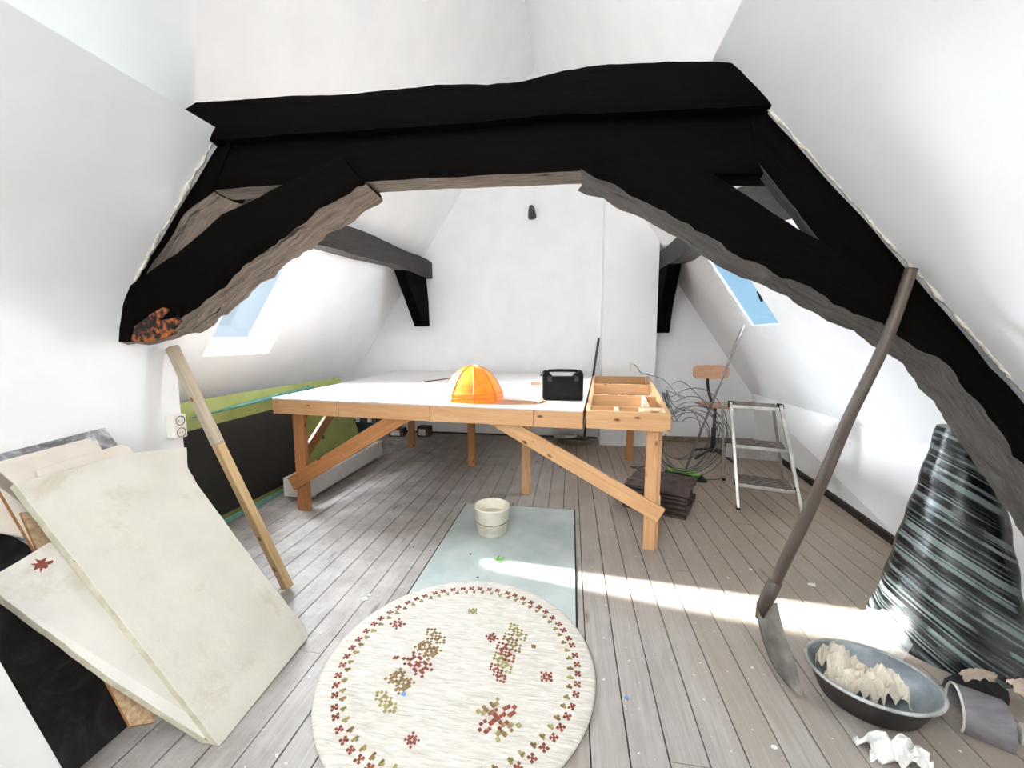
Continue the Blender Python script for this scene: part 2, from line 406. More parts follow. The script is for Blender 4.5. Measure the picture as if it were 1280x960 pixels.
# ------------------------------------------------------------------ camera (1.4 m eye height, wide lens)
CAM = V((0, 0, 1.4)); PITCH = math.radians(6.277); YAW = math.radians(8.369); F = 500.0
cam = bpy.data.cameras.new('camera'); cam.sensor_width = 36; cam.lens = F/1280*36; cam.clip_start = .02
co = bpy.data.objects.new('camera', cam); COL.objects.link(co)
co.location = CAM; co.rotation_euler = (math.pi/2-PITCH, 0, YAW); sc.camera = co
def ray(u, v):
    x = (u-640)/F; y = -(v-480)/F; f = math.cos(PITCH)+y*math.sin(PITCH); up = -math.sin(PITCH)+y*math.cos(PITCH)
    return V((x*math.cos(YAW)-f*math.sin(YAW), x*math.sin(YAW)+f*math.cos(YAW), up))
def on_plane(u, v, p, n):
    d = ray(u, v); n = V(n); return CAM+d*(n.dot(V(p)-CAM)/n.dot(d))
def on_z(u, v, z): return on_plane(u, v, (0, 0, z), (0, 0, 1))
def on_y(u, v, y): return on_plane(u, v, (0, y, 0), (0, 1, 0))

# ------------------------------------------------------------------ room shell
YB, YR, YF = 5.72, -1.9, 1.865          # back wall, rear wall, end of the front lining
SL, SR = 1.49, 1.46                     # roof slopes
xl = lambda z: -3.88+z/SL
xr = lambda z: 2.87-z/SR
ZA = 6.75/(1/SL+1/SR); XA = xl(ZA)
# floor boards with real gaps
mb = MB(); W = .1303; X0 = .218
k0 = int((-3.6-X0)/W)-1
for k in range(k0, int((2.9-X0)/W)+2):
    x = X0+k*W; y = YR+random.uniform(-1.5, 0)
    while y < YB+.05:
        L = random.uniform(2.4, 4.2); a, b = max(y, YR), min(y+L, YB+.05)
        if b-a > .02: mb.box(x+.0028, x+W-.0028, a+.001, b-.001, -.022+random.uniform(-.0012, .0012), random.uniform(-.0015, 0), 0, 1, random.random())
        y += L
mb.box(-3.7, 3.0, YR, YB+.05, -.06, -.03, 1)
struct(mb.build('floor', [M['floor'], M['subfloor']], origin=(0, 0, 0)))

def slope_with_hole(mb, pt, y0, y1, z0, z1, hole):
    """roof plane in (y, z); hole = (ya, yb, za, zb)"""
    ys = sorted({y0, y1, hole[0], hole[1]}); zs = sorted({z0, z1, hole[2], hole[3]})
    for i in range(len(ys)-1):
        for j in range(len(zs)-1):
            ym, zm = (ys[i]+ys[i+1])/2, (zs[j]+zs[j+1])/2
            if hole[0] < ym < hole[1] and hole[2] < zm < hole[3]: continue
            mb.add([pt(y, z) for y, z in ((ys[i], zs[j]), (ys[i+1], zs[j]), (ys[i+1], zs[j+1]), (ys[i], zs[j+1]))], [(0, 1, 2, 3)])
HL = (2.92, 3.655, 1.265, 2.22); HR = (3.868, 4.447, 1.525, 2.28)
PL_ = lambda y, z: V((xl(z), y, z)); PR_ = lambda y, z: V((xr(z), y, z))
ZKL, ZKR = .79, .69
mb = MB()
slope_with_hole(mb, PL_, YR, YB, ZKL, ZA, HL); slope_with_hole(mb, PR_, YR, YB, ZKR, ZA, HR)
struct(mb.build('ceiling', M['plaster'], origin=(0, 0, 0), recalc=False))
# knee walls
mb = MB(); mb.add([(xl(ZKL), YR, ZKL), (xl(ZKL), YB, ZKL), (xl(ZKL), YB, 0), (xl(ZKL), YR, 0)], [(0, 1, 2, 3)])
struct(mb.build('wall_left', M['plaster'], origin=(0, 0, 0), recalc=False))
kb = lambda y: 2.21+max(0, (y-2.7))*.10
mb = MB(); mb.add([(xr(ZKR), YR, ZKR), (xr(ZKR), YB, ZKR), (kb(YB), YB, 0), (kb(2.7), 2.7, 0), (kb(YR), YR, 0)], [(0, 1, 2, 3, 4)])
struct(mb.build('wall_right', M['plaster'], origin=(0, 0, 0), recalc=False))
mb = MB(); mb.obb((kb(4.2)-.02, 4.2, .028), ((kb(5.7)-kb(2.7))/2, 1.5, 0), (.018, 0, 0), (0, 0, .027)); mb.obb((kb(2.0)-.02, 2.26, .028), (0, .44, 0), (.018, 0, 0), (0, 0, .027))
struct(mb.build('baseboard_right', M['baseboard'], origin=(2.3, 3.85, 0)))
# back wall with chimney breast
mb = MB(); mb.add([(xl(0), YB, 0), (kb(YB)+.6, YB, 0), (xr(0), YB, 0), (XA, YB, ZA)], [(0, 1, 2, 3)])
struct(mb.build('wall_back', M['plaster'], origin=(0, YB, 0), recalc=False))
mb = MB(); cx0, cx1, cy = .40, 1.075, 5.36
zt = lambda x: (2.87-x)*SR
mb.add([(cx0, cy, 0), (cx1, cy, 0), (cx1, cy, zt(cx1)), (cx0, cy, zt(cx0)), (cx0, YB, 0), (cx1, YB, 0), (cx1, YB, zt(cx1)), (cx0, YB, zt(cx0))],
       [(0, 1, 2, 3), (4, 0, 3, 7), (1, 5, 6, 2)])
struct(mb.build('wall_chimney', M['plaster'], origin=(.73, cy, 0)))
mb = MB(); mb.box(cx1+.01, 2.45, YB-.03, YB-.004, 0, .075); struct(mb.build('baseboard_back', M['baseboard_tan'], bevel=.004))
mb = MB(); mb.box(-3.3, cx0-.01, YB-.018, YB-.004, 0, .022); struct(mb.build('trim_1', M['baseboard']))
# rear gable behind the camera
mb = MB(); mb.add([(xl(0), YR, 0), (xr(0), YR, 0), (XA, YR, ZA)], [(0, 1, 2)])
struct(mb.build('wall_rear', M['plaster'], origin=(0, YR, 0), recalc=False))
# front lining, left: knee wall, sloped lining, ledge, upper wall; finely divided so the plaster edge stays ragged at the truss
def lining(name, prof, cap):
    mb = MB()
    for a, b in zip(prof, prof[1:]):
        n = max(1, int(math.dist(a, b)/.05))
        def fn(s, t, a=a, b=b):
            p = lerp((a[0], YR, a[1]), (b[0], YR, b[1]), s); y = YR+(YF-YR)*t
            return V((p.x, y, p.z))
        mb.grid(fn, 1, 1, smooth=True)
    mb.weld = True; mb.add([(x, YF, z) for x, z in cap], [tuple(range(len(cap)))])
    return struct(mb.build(name, M['plaster'], origin=(prof[0][0], 0, 0), recalc=False))
pl = [(-2.10, 0), (-2.10, 1.30), (-2.09, 1.45), (-2.06, 1.56), (-2.01, 1.66), (-1.935, 1.755), (-1.497, 2.29), (-1.80, 2.30)]
lining('wall_front_left', pl, pl+[(xl(2.30), 2.30), (xl(ZKL), ZKL), (xl(ZKL), 0)])
# upper lining above the left ledge, its slant shaped to darken the face
wa, wb, wc, wd0 = V((-1.80, 1.78, 2.30)), V((-1.30, 1.40, 3.05)), V((-1.30, YR, 3.05)), V((-1.80, YR, 2.30))
sb, sa = V((xl(3.05), 1.40, 3.05)), V((xl(2.30), 1.78, 2.30))
mb = MB(); mb.add([wa, wb, wc, wd0, sb, V((xl(3.05), YR, 3.05)), sa, V((-1.80, YF, 2.30)), V((xl(2.30), YF, 2.30))], [(0, 1, 2, 3), (0, 1, 4, 6), (1, 2, 5, 4), (0, 6, 8, 7)])
struct(mb.build('ceiling_lining', M['plaster'], origin=(-1.55, 0, 2.6)))
pr = [(2.08, 0), (2.08, .60), (1.407, 1.385), (.49, 2.41), (xr(2.45), 2.45)]
lining('wall_front_right', pr, pr+[(xr(ZKR), ZKR), (xr(ZKR), 0)])
# ragged mortar where plaster meets the truss
def ragged(name, pts, y):
    mb = MB(); path = []
    for a, b in zip(pts, pts[1:]):
        n = max(2, int(math.dist(a, b)/.02))
        for i in range(n): path.append(lerp((a[0], y, a[1]), (b[0], y, b[1]), i/n))
    path = [p+noise.noise_vector(p*14)*.008+noise.noise_vector(p*45)*.006 for p in path]
    rs = [.007+.005*noise.noise(p*23) for p in path]
    mb.tube(path, rs, 7); return struct(mb.build(name, M['mortar']))
ragged('trim_2', [(-2.08, 1.50), (-2.03, 1.63), (-1.935, 1.755), (-1.51, 2.275)], 1.615)
ragged('trim_3', [(.53, 2.37), (.95, 1.90), (1.40, 1.395), (1.56, 1.215), (1.9, .83)], 1.615)

# skylights
def skylight(name, pt, nrm, hole, depth, lab):
    y0, y1, z0, z1 = hole; n = V(nrm).normalized()
    root = bpy.data.objects.new(name, None); COL.objects.link(root); root.location = pt(y0, z0); root['_loc'] = tuple(pt(y0, z0))
    struct(root)
    c = [pt(y0, z0), pt(y1, z0), pt(y1, z1), pt(y0, z1)]; d = [p+n*depth for p in c]
    mb = MB()
    for i in range(4): mb.add([c[i], c[(i+1) % 4], d[(i+1) % 4], d[i]], [(0, 1, 2, 3)])
    mb.build('reveal', M['sky_frame'], root, recalc=False)
    mb = MB(); m = sum(d, V())/4
    for i in range(4):
        a, b = d[i], d[(i+1) % 4]; inn = ((m-(a+b)/2)); e = (b-a).normalized(); inn = (inn-e*inn.dot(e)).normalized()
        mb.bar(a+inn*lab/2-n*.006, b+inn*lab/2-n*.006, lab, .02, inn)
    mb.build('sash', M['sky_frame'], root, bevel=.004)
    q = [p+(m-p).normalized()*.015 for p in d]
    mb = MB(); mb.prism(q, n*.006); mb.build('pane', M['glass'], root)
    return root, d, m, n
w1 = skylight('window_1', PL_, (-SL, 0, 1), HL, .25, .022)
w2 = skylight('window_2', PR_, (SR, 0, 1), HR, .022, .014)
mb = MB(); hz = 1.78; b0 = PR_(HR[0]+.03, hz)
mb.bar(b0+V((-.02, 0, .05)), b0+V((.02, 0, -.04)), .012, .02); mb.build('latch', M['black_plastic'], w2[0], bevel=.003)

# ------------------------------------------------------------------ roof truss
tr = thing('roof_truss', 'massive black-stained timber roof truss arching across the room', 'roof truss', (-.4, 1.7, 0))
BM = [M['beam'], M['bare'], M['bare_dark']]
mb = MB()
mb.timber([(-1.66, 2.37), (-1.59, 2.402), (-1.2, 2.392), (-.857, 2.378), (-.55, 2.382), (-.363, 2.373), (-.2, 2.366), (-.147, 2.374), (-.057, 2.388), (.232, 2.394), (.505, 2.372), (.60, 2.34)],
          [(-1.66, 2.235), (-1.5, 2.24), (-1.2, 2.236), (-.864, 2.225), (-.5, 2.224), (-.3, 2.225), (-.2, 2.225), (-.1, 2.225), (-.055, 2.226), (.3, 2.212), (.673, 2.198), (.72, 2.195)], 1.59, 1.84, amp=.007, seed=2, under=0)
P(mb.build('collar_beam', BM, tr), 'upper dark collar beam with wavy top edge')
mb = MB()
mb.timber([(-1.72, 2.25), (-.9, 2.245), (0, 2.245), (.76, 2.215)], [(-1.72, 2.05), (-1.2, 2.06), (-.819, 2.049), (-.366, 2.045), (.038, 2.040), (.497, 2.005), (.80, 1.99)], 1.635, 1.77, amp=.004, seed=5, under_to=.15)
P(mb.build('tie_beam', BM, tr), 'lower dark tie beam with bare wood underside')
mb = MB()   # left brace
mb.timber([(-2.20, 1.58), (-2.059, 1.635), (-1.752, 1.79), (-1.514, 1.945), (-1.255, 2.037), (-.95, 2.16)],
          [(-2.18, 1.36), (-2.0, 1.40), (-1.83, 1.44), (-1.332, 1.765), (-1.05, 1.925), (-.842, 2.030)], 1.60, 1.80, step=.018, amp=.006, rough_bottom=.015, seed=9)
lb = P(mb.build('brace', BM, tr), 'left dark brace with splintered grey underside')
mb = MB()
rot_out = [(163, 426), (168, 408), (178, 400), (190, 391), (203, 384), (210, 387), (203, 396), (197, 401), (208, 399), (222, 396), (226, 402), (214, 411), (220, 416), (205, 423), (185, 428)]
mb.prism([on_y(u, v, 1.592) for u, v in rot_out], (0, .012, 0)); P(mb.build('rotten_patch', M['rot'], lb, bevel=.003), 'orange rotten wood patch at the foot')
mb = MB()   # right brace running down to the wall
mb.timber([(.26, 2.08), (.454, 2.036), (.806, 1.785), (1.0, 1.665), (1.183, 1.54), (1.345, 1.395), (1.5, 1.24), (1.72, .98), (2.12, .50)],
          [(.03, 2.035), (.22, 1.935), (.394, 1.835), (.593, 1.702), (.853, 1.570), (1.092, 1.445), (1.2, 1.366), (1.309, 1.300), (1.415, 1.161), (1.585, .927), (1.8, .62), (2.0, .34), (2.10, .2)], 1.60, 1.81, step=.03, amp=.008, rough_bottom=.016, seed=13, under=2)
P(mb.build('brace', BM, tr), 'long right dark brace reaching down towards the floor')
for top, bot, sd, lab in (([(-1.42, 2.30), (-1.62, 2.15), (-1.85, 1.885), (-2.10, 1.585)], [(-1.58, 2.05), (-1.72, 1.97), (-1.93, 1.72), (-2.13, 1.45)], 21, 'left dark rafter against the plaster'),
                          ([(.58, 2.31), (.70, 2.19), (.97, 1.885), (1.43, 1.35), (1.62, 1.13), (2.0, .69)], [(.66, 2.03), (.70, 1.98), (.875, 1.755), (1.16, 1.48), (1.38, 1.25), (1.9, .62)], 23, 'right dark rafter against the plaster')):
    mb = MB(); mb.timber(top, bot, 1.63, 1.81 if sd == 21 else 1.69, amp=.008, seed=sd, under=1 if sd == 21 else 2); P(mb.build('principal_rafter', BM, tr), lab)

# purlins with their knee braces
def purlin(label, pts, w, name_seed, knee):
    t = thing('roof_purlin', label, 'roof beam', (pts[0][0], pts[0][1], 0))
    mb = MB(); path = catmull(pts, 10)
    vs, gs, fs, mi = [], [], [], []; L = 0; n = len(path)
    q = 4; ring = [(i/q, 0) for i in range(q)]+[(1, i/q) for i in range(q)]+[(1-i/q, 1) for i in range(q)]+[(0, 1-i/q) for i in range(q)]; R = len(ring)
    for i, p in enumerate(path):
        if i: L += (p-path[i-1]).length
        hh = .115+.008*math.sin(i*.4)
        for (h, d) in ring:
            v = p+V(((d-.5)*w, 0, (h-.5)*2*hh)); v += noise.noise_vector(v*5+V((name_seed, 0, 0)))*.010
            vs.append(v); gs.append((L, h*.2, d*.2))
    for i in range(n-1):
        for k in range(R): fs.append((i*R+k, i*R+(k+1) % R, (i+1)*R+(k+1) % R, (i+1)*R+k)); mi.append(1 if k >= 3*q else 0)
    fs += [tuple(range(R))[::-1], tuple(range((n-1)*R, n*R))]; mi += [0, 0]
    mb.add(vs, fs, gs, mi); mb.build('beam', [M['purlin'], M['bare_dark']], t)
    mb = MB(); kx0, kx1, prof = knee
    mb.prism([(kx0, y, z) for y, z in prof], (kx1-kx0, 0, 0), grain=(0, .4, -1)); mb.build('knee_brace', M['beam'], t, bevel=.012)
    return t
purlin('left dark roof beam ending at the back wall above the bench', [(-2.09, 1.9, 2.13), (-2.10, 2.8, 2.24), (-2.10, 3.8, 2.33), (-2.10, 5.0, 2.385), (-2.095, YB-.01, 2.40)], .17, 3,
       (-2.21, -2.06, [(4.84, 2.28), (5.60, 2.31), (5.68, 1.95), (5.70, 1.60), (5.48, 1.59), (5.15, 1.95)]))
purlin('right curved grey roof beam ending beside the chimney breast', [(1.22, 1.9, 2.06), (1.22, 2.4, 2.16), (1.21, 3.2, 2.33), (1.19, 4.1, 2.36), (1.19, 4.9, 2.38), (1.185, YB-.01, 2.42)], .19, 8,
       (1.09, 1.245, [(4.95, 2.28), (5.55, 2.30), (5.66, 1.9), (5.70, 1.50), (5.40, 1.49), (5.28, 1.8)]))

# ------------------------------------------------------------------ floor hatch
mb = MB(); mb.box(-.868, .045, 1.55, 3.215, .0004, .006); tag(mb.build('floor_hatch', M['hatch'], bevel=.001), 'grey painted hatch sheet set in the floorboards, partly under the rug', 'floor hatch')
mb = MB()
for a in ((-.878, -.868, 1.55, 3.227), (.045, .055, 1.55, 3.227), (-.868, .045, 3.215, 3.227)): mb.box(*a, .0002, .002)
struct(mb.build('trim_4', M['subfloor']))

# ------------------------------------------------------------------ round rug with a woven pattern
RC, RR = V((-.453, 1.545, 0)), .58
rug = thing('round_rug', 'round cream wool rug with a ring of small red and olive motifs', 'rug', RC)
mb = MB()
prof = [(0, .010), (.1, .0135), (.25, .0135), (.4, .0135), (.52, .0135), (.558, .013), (.574, .010), (.58, .004), (.579, .0006), (0, .0006)]
mb.lathe(RC+V((0, 0, .006)), [(max(r, .0005), z) for r, z in prof], 96, wob=.012)
rugmb = mb
mot = {'r': 1, 'o': 2, 'b': 3}
ZM = .0208
def px(key, x, y, s, ang=0, h=.0022):
    c, sn = math.cos(ang), math.sin(ang)
    rugmb.obb((RC.x+x, RC.y+y, ZM-.001), (s*c, s*sn, 0), (-s*sn, s*c, 0), (0, 0, h), mot[key])
nb = 62
for i in range(nb):
    a = 2*math.pi*i/nb
    for rr_, key, off, cells in ((.502, 'r', 0, ((0, 0), (1, 1), (-1, -1), (1, -1), (-1, 1))), (.472, 'o' if i % 3 else 'b', .55, ((0, 0), (1, 0), (-1, 0), (0, 1)))):
        aa = a+off*2*math.pi/nb+random.uniform(-.01, .01)
        for dx, dy in cells:
            r2 = rr_+dx*.0078+random.uniform(-.002, .002); a2 = aa+dy*.0078/rr_
            px(key, r2*math.cos(a2), r2*math.sin(a2), .0048, aa)
def motif(key, rows, cx, cy, s, ang):
    h = len(rows); w = max(len(r) for r in rows)
    for j, row in enumerate(rows):
        for i, ch in enumerate(row):
            if ch in ' .': continue
            x, y = (i-(w-1)/2)*s, ((h-1)/2-j)*s*.9
            X, Y = cx+x*math.cos(ang)-y*math.sin(ang), cy+x*math.sin(ang)+y*math.cos(ang)
            k = {'#': key, 'o': 'o', 'b': 'b', 'r': 'r'}[ch]
            px(k, X+random.uniform(-.12, .12)*s, Y+random.uniform(-.12, .12)*s, s*random.uniform(.34, .5), ang+random.uniform(-.2, .2))
DIA = ["..#..#..#..", ".#.##.##.#.", "#..#.#.#..#", ".#.##.##.#.", "..#..#..#.."]
HEX = ["#.#...#.#", ".###.###.", "##.###.##", "###.#.###", "##.###.##", ".###.###.", "#.#...#.#"]
CRAB = ["..#.....#..", "#..##.##..#", ".##..#..##.", "..#.###.#..", ".##..#..##.", "#..##.##..#", "..#.....#.."]
SM = ["#.#.#", ".###.", "##.##", ".###.", "#.#.#"]
FLO = ["....#....", "...#.#...", "o..#.#..o", ".o..#..o.", "bb#.#.#bb", "..b###b..", "bb#.#.#bb", ".o..#..o.", "o..#.#..o", "...#.#...", "....#...."]
A0 = -.62
def at_px(u, v):
    p = on_z(u, v, .02); return p.x-RC.x, p.y-RC.y
for key, rows, (u, v), s, ang in (('r', SM, (497, 780), .012, A0), ('o', SM, (591, 764), .009, .2), ('b', DIA, (545, 795), .0125, A0),
      ('b', HEX, (535, 811), .0125, A0), ('r', CRAB, (522, 830), .0135, A0), ('b', HEX, (500, 851), .0125, A0), ('o', DIA, (482, 877), .012, A0),
      ('r', SM, (515, 925), .009, A0), ('o', DIA, (647, 790), .0125, -.9), ('b', DIA, (640, 803), .0125, -.9), ('r', DIA, (632, 815), .0125, -.9), ('o', DIA, (628, 828), .0125, -.9), ('r', DIA, (622, 841), .0105, -.9),
      ('r', FLO, (622, 898), .0165, -.8), ('r', SM, (683, 846), .010, .1), ('b', ["##", "##"], (667, 808), .011, 0), ('r', ["##", "##"], (495, 822), .011, 0), ('r', SM, (615, 797), .010, -.9)):
    x, y = at_px(u, v); motif(key, rows, x, y, s, ang)
rugmb.build('pile', [M['rug'], M['wool_red'], M['wool_olive'], M['wool_brown']], rug)

# ------------------------------------------------------------------ workbench
ZT = .945
FLc, FRc = V((-2.34, 2.83, 0)), V((.625, 2.565, 0)); ex = (FRc-FLc).normalized(); ey = V((-ex.y, ex.x, 0))
SE = V((.085, 2.613, 0))                                # seam between closed top and open frame
BLc, SBk, BRc = V((-2.55, 5.66, 0)), V((.275, 5.28, 0)), V((.965, 5.26, 0))
wb = thing('workbench', 'large pine workbench with white top and open frame at its right end', 'workbench', (-.8, 4.1, 0))
Z = lambda p, z: V((p[0], p[1], z))
mb = MB(); top = [Z(FLc, ZT), Z(SE, ZT), Z(SBk, ZT), (.235, 5.64, ZT), Z(BLc, ZT)]
mb.prism([V(p)-V((0, 0, .014)) for p in top], (0, 0, .014)); P(mb.build('tabletop', M['laminate'], wb, bevel=.002), 'white laminated top sheet')
hA = .112
zc = ZT-.0145-hA/2
seams = [0, .245, .555, .865, 1.0]
for a, b in zip(seams, seams[1:]):
    p0, p1 = lerp(FLc, SE, a)+ex*.002+ey*.016, lerp(FLc, SE, b)-ex*.002+ey*.016
    mb = MB(); mb.bar(Z(p0, zc), Z(p1, zc), .03, hA, ey); mb.build('front_rail', M['pine'], wb, bevel=.003)
for a in seams[1:4]:
    p = lerp(FLc, SE, a)+ey*.05; q = p+ey*2.4
    mb = MB(); mb.bar(Z(p, zc), Z(q, zc), .05, hA-.01, ex); mb.build('joist', M['pine_shaded'], wb, bevel=.002)
dl = (BLc-FLc).normalized()
mb = MB(); mb.bar(Z(FLc+ex*.016+dl*.035, zc), Z(BLc+ex*.016, zc), .03, hA, ex); mb.build('side_rail', M['pine'], wb, bevel=.003)
mb = MB(); mb.bar(Z(BLc+V((.04, -.02, 0)), zc), (.20, 5.61, zc), .03, hA, (0, 1, 0)); mb.build('back_rail', M['pine_shaded'], wb, bevel=.003)
# open frame at the right end
fr = P(MB().bar(Z(SE+ex*.02+ey*.016, ZT-.06), Z(FRc-ex*.002+ey*.016, ZT-.06), .032, .118, ey).build('open_frame', M['pine'], wb, bevel=.003), 'open topless frame of pine boards')
fr['_loc'] = wb['_loc']
rd = (BRc-FRc).normalized(); ldir = (SBk-SE).normalized()
def sub(name, p, q, w=.028, h=.112, z=ZT-.058, m='pine', side=None):
    mb = MB(); d = (V(q)-V(p)).normalized(); mb.bar(Z(p, z), Z(q, z), w, h, side or V((0, 0, 1)).cross(d)); return mb.build(name, M[m], fr, bevel=.002)
sub('side_board', FRc+rd*.036-ex*.016, BRc, .028); sub('side_board', SE+ex*.03+ldir*.036, SBk+V((.03, 0, 0)), .028); sub('side_board', SE-ex*.012+ldir*.04, SBk-V((.002, 0, 0)), .022, .1, ZT-.066)
fL = lambda y: SE+ex*.045+ldir*((y-SE.y)/ldir.y); fR = lambda y: FRc-ex*.031+rd*((y-FRc.y)/rd.y)
for y in (2.83, 3.42, 4.28, 5.22): sub('cross_board', fL(y), fR(y-.02), .026, .108, ZT-.058, 'pine')
sub('spacer_block', lerp(fL(2.64), fR(2.60), .36)+ey*.02, lerp(fL(2.81), fR(2.79), .36), .03, .09, ZT-.05, 'pine_pale')
sub('spacer_block', lerp(fL(2.64), fR(2.60), .74)+ey*.02, lerp(fL(2.81), fR(2.79), .74), .07, .09, ZT-.05, 'pine_pale')
sub('spacer_block', lerp(fL(2.64), fR(2.60), .98)+ey*.02, lerp(fL(2.81), fR(2.79), .985), .035, .09, ZT-.05, 'pine_pale')
sub('spacer_board', lerp(fL(2.86), fR(2.84), .80), lerp(fL(3.40), fR(3.40), .80), .03, .10, ZT-.055, 'pine_pale')
mb = MB(); p = lerp(fL(2.70), fR(2.68), .82); mb.obb(Z(p, ZT+.004), ex*.05, ey*.03, V((0, 0, .006))); mb.build('offcut', M['pine_pale'], fr, bevel=.001)
# legs
def leg(x, y, w, d, m='pine_shaded', top=ZT-.075, lab=None):
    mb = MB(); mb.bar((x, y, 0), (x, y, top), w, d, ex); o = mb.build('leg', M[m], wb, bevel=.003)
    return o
leg(-2.165, 2.905, .10, .045); leg(-2.215, 2.955, .035, .05)
leg(.535, 2.665, .075, .04, 'pine'); leg(.585, 2.70, .03, .05, 'pine')
leg(-.387, 3.52, .07, .06, 'pine'); leg(-1.08, 4.25, .075, .06); leg(-2.06, 4.92, .075, .06); leg(.70, 4.75, .08, .06)
def brace(p, q, w, h, side, m='pine_shaded', lab=None):
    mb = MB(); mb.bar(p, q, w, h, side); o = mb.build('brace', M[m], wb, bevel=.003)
    return o
brace((-2.24, 2.868, .235), (-1.17, 2.775, .875), .035, .115, ey)
brace((-2.25, 2.97, .36), (-2.27, 3.72, .86), .03, .09, ex)
brace((.60, 2.632, .255), (-.56, 2.735, .87), .032, .105, ey, 'pine')
brace((.70, 4.73, .58), (.42, 4.76, .83), .03, .08, ey)
brace((.597, 2.705, .23), (.598, 2.705, .36), .02, .035, ex, 'pine_pale')

# things on the bench
on = lambda u, v: on_z(u, v, ZT)
c = V((-.735, 2.965, ZT)); sh = thing('lampshade', 'glossy orange panelled dome lampshade on the front edge of the bench', 'lampshade', c)
mb = MB(); seg = 8; rows = [(.228, .004), (.226, .012), (.222, .058), (.215, .068), (.198, .105), (.172, .150), (.136, .195), (.092, .232), (.048, .252), (.012, .258)]
for i in range(seg):
    def fn(s, t, i=i):
        k = t*(len(rows)-1); j = min(int(k), len(rows)-2); f = k-j
        r = rows[j][0]+(rows[j+1][0]-rows[j][0])*f; z = rows[j][1]+(rows[j+1][1]-rows[j][1])*f
        a = 2*math.pi*(i+s)/seg+.25; rr_ = r*(1-.045*math.sin(math.pi*s)*1.0)
        return c+V((rr_*math.cos(a), rr_*math.sin(a), z))
    mb.grid(fn, 6, 18)
mb.build('shade_panels', M['orange'], sh)
for i in range(seg):
    a = 2*math.pi*i/seg+.25; mb = MB()
    mb.tube([c+V((r*1.004*math.cos(a), r*1.004*math.sin(a), z+.001)) for r, z in rows], .0035, 6); mb.build('rib', M['orange_seam'], sh)
for z, r in ((.060, .2215), (.030, .2245)):
    mb = MB(); mb.tube([c+V((r*math.cos(2*math.pi*k/48), r*math.sin(2*math.pi*k/48), z)) for k in range(48)], .002, 6, closed=True); mb.build('hoop', M['orange_seam'], sh)
# hardboard sheet
p = [on(566, 505.5), on(672, 503.5), on(690, 499), on(600, 497)]
hb = [V((-.86, 2.70, 0)), V((-.20, 2.66, 0)), V((-.16, 2.90, 0)), V((-.52, 2.99, 0)), V((-.90, 2.9, 0))]
sh.location.z += .004
mb = MB(); mb.prism([(a.x, a.y, ZT+.0005) for a in hb], (0, 0, .0035)); tag(mb.build('hardboard_sheet', M['hardboard']), 'thin brown hardboard sheet on the bench under the orange shade', 'board')
# tool case
cc = V((-.06, 3.06, ZT+.0012)); tc = thing('tool_case', 'black plastic tool case with cut-out handle standing on the bench', 'tool case', cc)
cd = V((.995, .1, 0)); cn = V((-.1, .995, 0)); w2_, hh = .155, .228
mb = MB()
def cp(x, z): return cc+cd*x+V((0, 0, z))-cn*.05
out = [(-.143, 0), (.143, 0), (.152, .012), (.152, .19), (.145, .222), (.125, .226), (.10, .205), (.075, .178), (-.075, .178), (-.10, .205), (-.125, .226), (-.145, .222), (-.152, .19), (-.152, .012)]
mb.prism([cp(x, z) for x, z in out], cn*.10); mb.build('body', M['black_plastic'], tc, bevel=.006)
mb = MB(); mb.tube([cp(x, z)+cn*.05 for x, z in ((-.125, .205), (-.10, .222), (-.05, .224), (.05, .224), (.10, .222), (.125, .205))], .011, 10); mb.build('handle', M['black_plastic'], tc)
for x in (-.10, .10):
    mb = MB(); mb.obb(cp(x, .165)-cn*.004, cd*.016, V((0, 0, .02)), cn*.004); mb.build('latch', M['black_metal'], tc, bevel=.002)
mb = MB(); mb.obb(cp(0, .085)-cn*.001, cd*.125, V((0, 0, .06)), cn*.0015); mb.build('lid_panel', M['black_plastic'], tc, bevel=.004)
# putty knife
a, b = V((-.235, 2.79, ZT+.008)), V((-.205, 2.99, ZT+.012)); pk = thing('putty_knife', 'small putty knife leaning flat beside the black case on the bench', 'tool', (a+b)/2-V((0, 0, .01)))
mb = MB(); mb.prism([V((-.265, 2.735, ZT+.003)), V((-.205, 2.735, ZT+.003)), V((-.205, 2.84, ZT+.004)), V((-.245, 2.84, ZT+.004))], (0, 0, .0018)); mb.build('blade', M['blade'], pk)
mb = MB(); mb.tube([(-.226, 2.835, ZT+.010), (-.216, 2.88, ZT+.013), (-.206, 2.96, ZT+.012), (-.203, 2.99, ZT+.010)], [.007, .011, .012, .008], 10); mb.build('handle', M['pine_pale'], pk)
# stick, clip, block, shavings
a, b = on(530, 478), on(572, 472); mb = MB(); mb.tube([a+V((0, 0, .006)), b+V((0, 0, .006))], .005, 8); tag(mb.build('pencil_stick', M['wool_red']), 'thin brown stick lying on the bench behind the orange shade', 'stick')
a = on(670, 481); mb = MB(); mb.obb(a+V((0, 0, .012)), (.05, .01, 0), (-.006, .03, 0), (0, 0, .0115)); tag(mb.build('wood_block', M['hardboard'], bevel=.002), 'small brown wood block lying left of the black tool case', 'block')
a = on(681, 470); mb = MB(); mb.tube([a+V((-.05, 0, .004)), a+V((-.03, 0, .05)), a+V((0, 0, .07)), a+V((.05, .01, .05)), a+V((.07, .02, .005))], .006, 7); mb.tube([a+V((-.06, 0, .005)), a+V((.08, .03, .005))], .006, 7); tag(mb.build('wire_clamp', M['grey_steel']), 'bent grey wire clamp on the bench behind the tool case', 'clamp')
